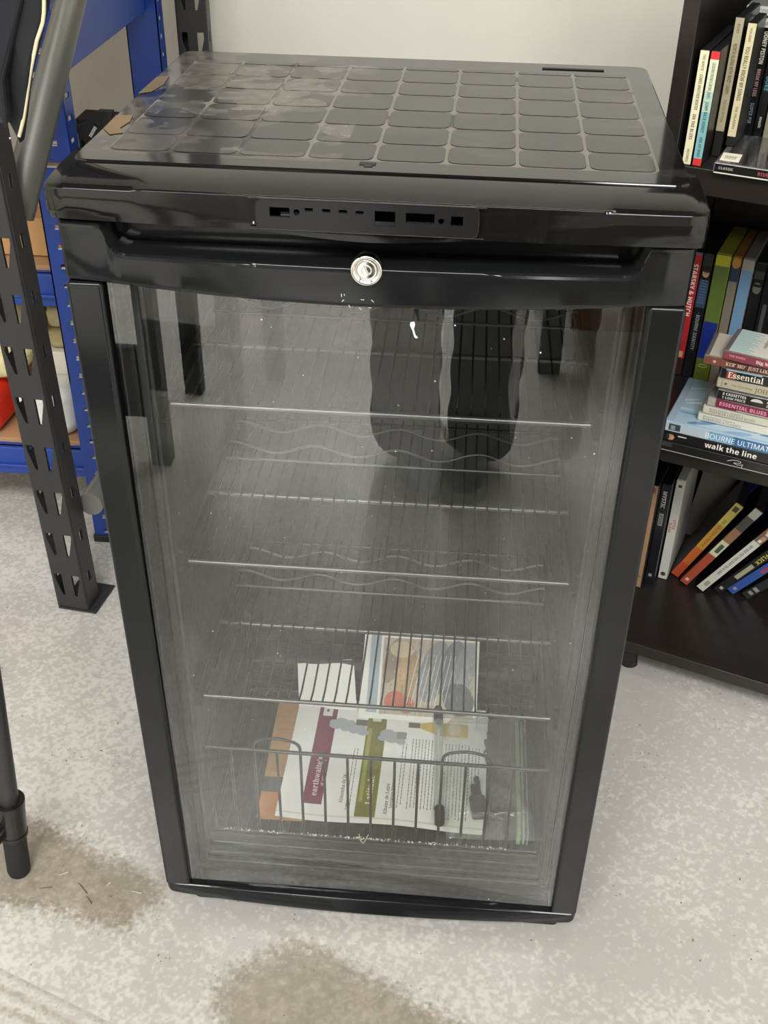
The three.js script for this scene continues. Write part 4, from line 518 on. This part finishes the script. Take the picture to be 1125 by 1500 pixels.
  tag(part('white_carton', flat([rbox(0.11, 0.112, 0.15, 0.002, 0, 0.057, 0)]), std(0xd8d2c4, 0.7), scene, [-0.578, F1 + 0.0005, -0.915]), 'plain white carton under the folded cloths on the blue rack', 'carton');
  tag(part('cardboard_box', flat([rbox(0.16, 0.06, 0.2, 0.002, 0, 0.0305, 0), rbox(0.03, 0.0012, 0.2, 0.0005, 0, 0.061, 0)]), std(0xb98d5c, 0.8), scene, [-0.605, F2 + 0.0005, -0.87]), 'brown cardboard box on the middle blue shelf', 'box');
  tag(part('shading_carton', flat([rbox(0.36, 0.3, 0.4, 0.003, 0, 0.151, 0), rbox(0.05, 0.0012, 0.4, 0.0005, 0, 0.302, 0)]), std(0x9b7a52, 0.8), scene, [-0.76, 0.806 + 0.0345, -0.99]), 'unseen brown carton added on the top blue shelf to shade the wall', 'carton');  // out of view, added to throw shade on the wall behind
}
{ // grey pole, pipe, hanging bag, black bag, clip
  const hang = thing('hanging_bag', 'black fabric bag hanging at the upper left, edged with a cream cord', 'bag', [-0.45, 0.77, -0.47]);
  const fold = (x0, x1, z, yb, k) => { // a hanging fold of cloth with thickness
    const s = poly([[-0.04, 0.62], [0.076 - x0, 0.62], [0.058 - x0, 0.3], [0.047 - x0, 0.159], [0.032 - x0, 0.117], [0.018 - x0, 0.081], [0.003 - x0 * 0.5, 0.033], [-0.006, 0.008 + yb], [-0.014, 0.03 + yb], [-0.03, 0.2]]), g = extrude(s, 0.012, 0.004, 4, 2), p = g.attributes.position;
    for (let i = 0; i < p.count; i++) p.setZ(i, p.getZ(i) + z + 0.008 * Math.sin(p.getX(i) * 90 + k)); g.computeVertexNormals(); return g; };
  part('front_panel', fold(0, 0, 0, 0, 0), M.blackCloth, hang); part('inner_panel', fold(0.022, 0, 0.018, 0.02, 2), std(new THREE.Color(0.01, 0.011, 0.016), 0.85), hang);
  part('edge_cord', tube([V(0.08, 0.62, 0.015), V(0.062, 0.3, 0.015), V(0.051, 0.159, 0.016), V(0.036, 0.117, 0.017), V(0.022, 0.081, 0.017), V(0.007, 0.035, 0.017), V(-0.003, 0.012, 0.016)], 0.0022, 60, 6), M.cord, hang);
  part('strap', tube([V(-0.032, 0.62, 0.02), V(-0.03, 0.35, 0.022), V(-0.026, 0.15, 0.022), V(-0.016, 0.03, 0.02)], 0.006, 40, 6), std(new THREE.Color(0.05, 0.05, 0.048), 0.9), hang);
  for (const [x, y] of [[-0.012, 0.055], [-0.004, 0.056], [-0.008, 0.014]]) part('stud', new THREE.SphereGeometry(0.0016, 10, 8), M.chrome, hang, [x, y, 0.03]);
  // black bag standing behind the fridge
  const bag = thing('equipment_bag', 'black zipped bag with small white lettering, upright behind the fridge', 'bag', [-0.41, 0, -0.86]);
  const bs = poly([[-0.07, 0.01], [0.09, 0.01], [0.1, 0.1], [0.098, 0.66], [0.075, 0.722], [0.05, 0.72], [0.035, 0.708], [-0.04, 0.7], [-0.088, 0.702], [-0.086, 0.1]]);
  part('bag_body', extrude(bs, 0.05, 0.006, 6, 3).translate(0, 0, 0.02), M.blackGloss, bag);
  part('flap', extrude(poly([[-0.092, 0.7], [-0.078, 0.704], [-0.052, 0.724], [-0.034, 0.724], [-0.044, 0.69], [-0.066, 0.668], [-0.082, 0.684]]), 0.005, 0.002, 6, 2).translate(0, 0, 0.079), M.blackRubber, bag);
  part('lettering', box(0.026, 0.007, 0.0004), phys({ map: canvasTex(256, 64, (c, w, h) => { c.fillStyle = '#121212'; c.fillRect(0, 0, w, h); c.fillStyle = '#f0efe8'; c.font = 'bold 58px sans-serif'; c.fillText('IWIWI', 20, 54); }), roughness: 0.5 }), bag, [-0.064, 0.697, 0.0864], [0, 0, 0.95]);
  const ck = thing('snap_hook', 'small chrome snap hook hanging on the blue post beside the fridge', 'hook', [-0.492, 0.6, -0.706]);
  part('hook_ring', tube([V(0, 0.012, 0), V(0.007, 0.006, 0), V(0.007, -0.006, 0), V(0, -0.014, 0), V(-0.006, -0.004, 0), V(-0.006, 0.006, 0)], 0.0017, 40, 6, true), M.chrome, ck); part('tail', tube([V(0, -0.012, 0), V(0.008, -0.025, 0.003), V(0.01, -0.04, 0.002)], 0.003, 16, 6), M.blackRubber, ck);
}
{ // black tubular stand at the lower left
  const s = thing('tubular_stand', 'black tubular stand leg with a clamp collar at the lower left', 'stand', [-0.4415, 0, -0.03]);
  const up = V(0.012, 0.2, -0.01).normalize(), at = (d) => up.clone().multiplyScalar(d);
  part('leg_tube', cyl(at(0.03), at(0.46), 0.0118, 24), M.blackPaint, s); part('foot_sleeve', flat([cyl(at(0.004), at(0.075), 0.0142, 24), cyl(at(0.0), at(0.008), 0.0132, 24)]), M.blackRubber, s);
  part('clamp_collar', flat([cyl(at(0.066), at(0.122), 0.0162, 24, 0.018), cyl(at(0.12), at(0.126), 0.0185, 24), cyl(at(0.068), at(0.073), 0.0172, 24)]), M.blackGloss, s);
  part('clamp_screw', flat([cyl(at(0.098).add(V(-0.004, 0, 0.012)), at(0.098).add(V(-0.01, 0, 0.03)), 0.0045, 12), cyl(at(0.08).add(V(-0.004, 0, 0.012)), at(0.08).add(V(-0.009, 0, 0.025)), 0.0035, 12)]), M.blackGloss, s);
  part('cross_tube', tube([at(0.455), at(0.48).add(V(-0.02, 0, 0)), at(0.49).add(V(-0.12, 0, 0.02)), at(0.49).add(V(-0.5, 0, 0.1))], 0.0118, 40, 12), M.blackPaint, s); part('rear_leg', cyl(V(-0.47, 0.0, 0.09), at(0.49).add(V(-0.5, 0, 0.1)), 0.0118, 20), M.blackPaint, s);
}

{ // splinters swept onto the brown patch
  const chip = std(0x6d6250, 0.8), pale = std(0xcfc6ad, 0.7);
  for (const [x, z, a, l, p, which] of [[-0.385, -0.03, 0.5, 0.012, 1, 'pale splinter at the back edge of the brown floor patch'], [-0.355, -0.012, -0.75, 0.02, 0, 'longest dark splinter in the middle of the brown floor patch'], [-0.342, 0.004, -0.8, 0.013, 0, 'dark splinter just in front of the longest one on the floor'], [-0.325, -0.02, 0.9, 0.006, 1, 'shortest pale splinter right of the middle of the brown patch'], [-0.287, -0.012, -0.15, 0.012, 1, 'pale splinter nearest to the fridge on the brown floor patch'], [-0.4, -0.008, 0.2, 0.015, 0, 'dark splinter nearest to the tubular stand on the floor']])
    tag(part('wood_splinter', new THREE.CylinderGeometry(0.0004, 0.0009, l, 5).rotateZ(Math.PI / 2), p ? pale : chip, scene, [x, 0.001, z], [0, a, 0]), which, 'splinter', 'splinters on the brown floor patch');
}

// ───────────── outside the frame: what the glass mirrors ─────────────
{ // work table, front left
  const t = thing('work_table', 'dark work table with a low board, mirrored at the left of the glass', 'table', [-0.475, 0, 0.955]);
  const m = std(new THREE.Color(0.03, 0.028, 0.027), 0.5);
  for (const [x, z] of [[-0.02, 0.02], [-1.2, 0.02], [-0.02, 0.3], [-1.2, 0.3]]) part('leg', rbox(0.037, 0.74, 0.037, 0.003, x, 0.37, z), m, t);
  part('low_board', rbox(1.15, 0.145, 0.018, 0.002, -0.605, 0.175, 0.02), m, t); part('table_top', rbox(1.3, 0.03, 0.36, 0.004, -0.61, 0.756, 0.16), m, t);
}
{ // sideboard, front right
  const t = thing('sideboard', 'brown sideboard on dark legs, mirrored at the right of the glass', 'sideboard', [0.5, 0, 1.62]);
  const brown = std(new THREE.Color(0.2, 0.1, 0.04), 0.5), leg = std(new THREE.Color(0.012, 0.012, 0.014), 0.35);
  part('carcass', rbox(0.5, 0.6, 0.36, 0.005, 0.06, 0.4, 0), brown, t); for (const [x, z] of [[-0.23, -0.19], [0.3, -0.19], [-0.23, 0.16], [0.3, 0.16]]) part('leg', rbox(0.05, 0.7, 0.03, 0.006, x, 0.35, z), leg, t);
  for (const x of [-0.05, 0.19]) { const d = part('door', rbox(0.22, 0.5, 0.016, 0.003, x, 0.4, -0.184), brown, t); part('knob', new THREE.SphereGeometry(0.012, 14, 10).translate(x < 0 ? x + 0.08 : x - 0.08, 0.42, -0.2), M.chrome, d); }
}
{ // the person taking the picture
  const P = thing('person', 'person in loose dark trousers and dark shoes taking the photograph, mirrored in the glass', 'person', [0.046, 0, 1.055]);
  const L = (x, y, z) => V(x, y, z);
  const cap = (a, b, r0, r1) => { const d = b.clone().sub(a), l2 = d.lengthSq(); return (x, y, z) => { const t = clamp(((x - a.x) * d.x + (y - a.y) * d.y + (z - a.z) * d.z) / l2), ex = x - a.x - d.x * t, ey = y - a.y - d.y * t, ez = z - a.z - d.z * t; return Math.sqrt(ex * ex + ey * ey + ez * ez) - (r0 + (r1 - r0) * t); }; };
  const ell = (c, rx, ry, rz) => (x, y, z) => { const k = Math.hypot((x - c.x) / rx, (y - c.y) / ry, (z - c.z) / rz); return (k - 1) * Math.min(rx, ry, rz); };
  const smin = (fs, k) => (x, y, z) => { let d = 1e3; for (const f of fs) { const e = f(x, y, z), h = clamp(0.5 + 0.5 * (e - d) / k); d = e + (d - e) * h - k * h * (1 - h); } return d; };
  function mesh(name, f, lo, hi, res, mat, parent) {
    const mc = new MarchingCubes(res, mat, false, false, 200000); mc.isolation = 0;
    const c = lo.clone().add(hi).multiplyScalar(0.5), s = hi.clone().sub(lo).multiplyScalar(0.5), hs = res / 2;
    for (let k = 0; k < res; k++) for (let j = 0; j < res; j++) for (let i = 0; i < res; i++) mc.field[i + j * res + k * res * res] = -f(c.x + s.x * (i - hs) / hs, c.y + s.y * (j - hs) / hs, c.z + s.z * (k - hs) / hs);
    mc.update();
    const n = mc.count, pos = new Float32Array(n * 3); for (let i = 0; i < n; i++) { pos[3 * i] = c.x + s.x * mc.positionArray[3 * i]; pos[3 * i + 1] = c.y + s.y * mc.positionArray[3 * i + 1]; pos[3 * i + 2] = c.z + s.z * mc.positionArray[3 * i + 2]; }
    let g = new THREE.BufferGeometry(); g.setAttribute('position', new THREE.BufferAttribute(pos, 3)); g = mergeVertices(g, 1e-5); g.computeVertexNormals();
    g.setAttribute('uv', new THREE.BufferAttribute(new Float32Array(g.attributes.position.count * 2), 2));
    return part(name, g, mat, parent);
  }
  const skin = std(new THREE.Color(0.5, 0.3, 0.21), 0.55), trouser = std(new THREE.Color(0.026, 0.018, 0.024), 0.9), top = std(new THREE.Color(0.06, 0.075, 0.1), 0.9), shoe = std(new THREE.Color(0.02, 0.02, 0.022), 0.5), hairM = std(new THREE.Color(0.03, 0.02, 0.013), 0.7);
  const sh = [L(-0.18, 1.4, 0.02), L(0.18, 1.4, 0.02)], el = [L(-0.235, 1.14, -0.03), L(0.235, 1.14, -0.03)], wr = [L(-0.072, 1.175, -0.2), L(0.114, 1.175, -0.2)];
  const bones = [cap(L(0, 1.42, 0.02), L(0, 1.56, 0.0), 0.058, 0.05), ell(L(0, 1.63, -0.012), 0.076, 0.115, 0.095), ell(L(0, 1.575, -0.035), 0.056, 0.058, 0.065), cap(L(0, 1.615, -0.1), L(0, 1.595, -0.118), 0.011, 0.015), ell(L(-0.078, 1.62, 0), 0.012, 0.032, 0.02), ell(L(0.078, 1.62, 0), 0.012, 0.032, 0.02), cap(L(-0.1, 1.4, 0.02), L(0.1, 1.4, 0.02), 0.07, 0.07), cap(L(0, 1.3, 0.02), L(0, 1.0, 0.02), 0.12, 0.12)];
  for (const i of [0, 1]) { const s = i ? 1 : -1; bones.push(cap(sh[i], el[i], 0.046, 0.038), cap(el[i], wr[i], 0.038, 0.026)); const pm = L(wr[i].x + 0.01 * -s, wr[i].y + 0.005, wr[i].z - 0.05); bones.push(cap(wr[i], pm, 0.026, 0.03)); for (let f = 0; f < 4; f++) { const a = L(pm.x, pm.y - 0.024 + f * 0.016, pm.z - 0.02), k = L(pm.x - s * 0.004, pm.y - 0.028 + f * 0.019, pm.z - 0.05 + 0.004 * f), e = L(pm.x - s * 0.03, k.y, k.z + 0.006); bones.push(cap(a, k, 0.009, 0.0085), cap(k, e, 0.0085, 0.0075)); } bones.push(cap(L(pm.x, pm.y + 0.02, pm.z + 0.02), L(pm.x - s * 0.022, pm.y + 0.045, pm.z - 0.005), 0.0105, 0.009)); }
  const body = mesh('body', smin(bones, 0.012), L(-0.3, 0.98, -0.3), L(0.3, 1.78, 0.2), 120, skin, P);
  const legC = []; const hipX = 0.078, ank = [-0.074, 0.074];
  for (const i of [0, 1]) { const s = i ? 1 : -1; legC.push(cap(L(s * 0.08, 0.92, 0.02), L(s * hipX, 0.5, 0.0), 0.095, 0.067), cap(L(s * hipX, 0.5, 0.0), L(ank[i], 0.08, -0.03), 0.066, 0.065)); }
  const wrinkle = (f) => (x, y, z) => f(x, y, z) + 0.0022 * Math.sin(y * 60 + x * 40 + 3 * Math.sin(z * 30)) * (y < 0.85 ? 1 : 0.3);
  mesh('trousers', wrinkle((x, y, z) => Math.max(smin(legC, 0.012)(x, y, z), 0.034 + 0.012 * Math.sin(x * 30) - y, y - 1.0)), L(-0.22, 0.02, -0.16), L(0.22, 1.06, 0.18), 110, trouser, body);
  mesh('jumper', smin([(x, y, z) => Math.max(ell(L(0, 1.17, 0.02), 0.21, 0.36, 0.135)(x, y, z), 0.93 - y), cap(L(-0.14, 1.39, 0.02), L(0.14, 1.39, 0.02), 0.085, 0.085), ...[0, 1].flatMap((i) => [cap(sh[i], el[i], 0.064, 0.054), cap(el[i], el[i].clone().lerp(wr[i], 0.8), 0.053, 0.042)])], 0.03), L(-0.34, 0.9, -0.28), L(0.34, 1.52, 0.22), 100, top, body);
  mesh('hair', (x, y, z) => Math.max(ell(L(0, 1.645, 0.002), 0.088, 0.118, 0.106)(x, y, z), Math.min(-(z + 0.055), 1.66 - y) * 1, 1.55 - y), L(-0.11, 1.5, -0.14), L(0.11, 1.79, 0.14), 70, hairM, body);
  for (const [x, y] of [[-0.031, 1.64], [0.031, 1.64]]) part('eye', new THREE.SphereGeometry(0.011, 14, 10).translate(x, y, -0.094), std(0x2a2018, 0.3), body);
  part('mouth', rbox(0.042, 0.007, 0.006, 0.003, 0, 1.558, -0.098), std(new THREE.Color(0.35, 0.14, 0.11), 0.5), body);
  for (const i of [0, 1]) { const x = i ? 0.045 : -0.04, s = mesh('shoe', smin([(a, b, c) => Math.max(ell(L(x, 0.035, -0.08), 0.044, 0.055, 0.085)(a, b, c), 0.012 - b), (a, b, c) => Math.max(ell(L(x * 1.15, 0.045, 0.035), 0.04, 0.06, 0.075)(a, b, c), 0.012 - b)], 0.03), L(x - 0.07, -0.02, -0.2), L(x + 0.07, 0.13, 0.14), 60, shoe, body); part('shoe_sole', extrude(rrShape(0.09, 0.275, 0.042), 0.012, 0.002).rotateX(-Math.PI / 2).translate(x, 0.002, -0.03), std(0x8f8a7c, 0.6), body); }
  const ph = thing('mobile_phone', 'dark mobile phone held up in both hands by the photographer', 'phone', [0.07, 1.125, 0.842]); ph.rotation.x = -0.6;
  part('phone_body', rbox(0.071, 0.146, 0.008, 0.0035), M.blackGloss, ph);
}
shade(scene);
renderer.render(scene, camera);
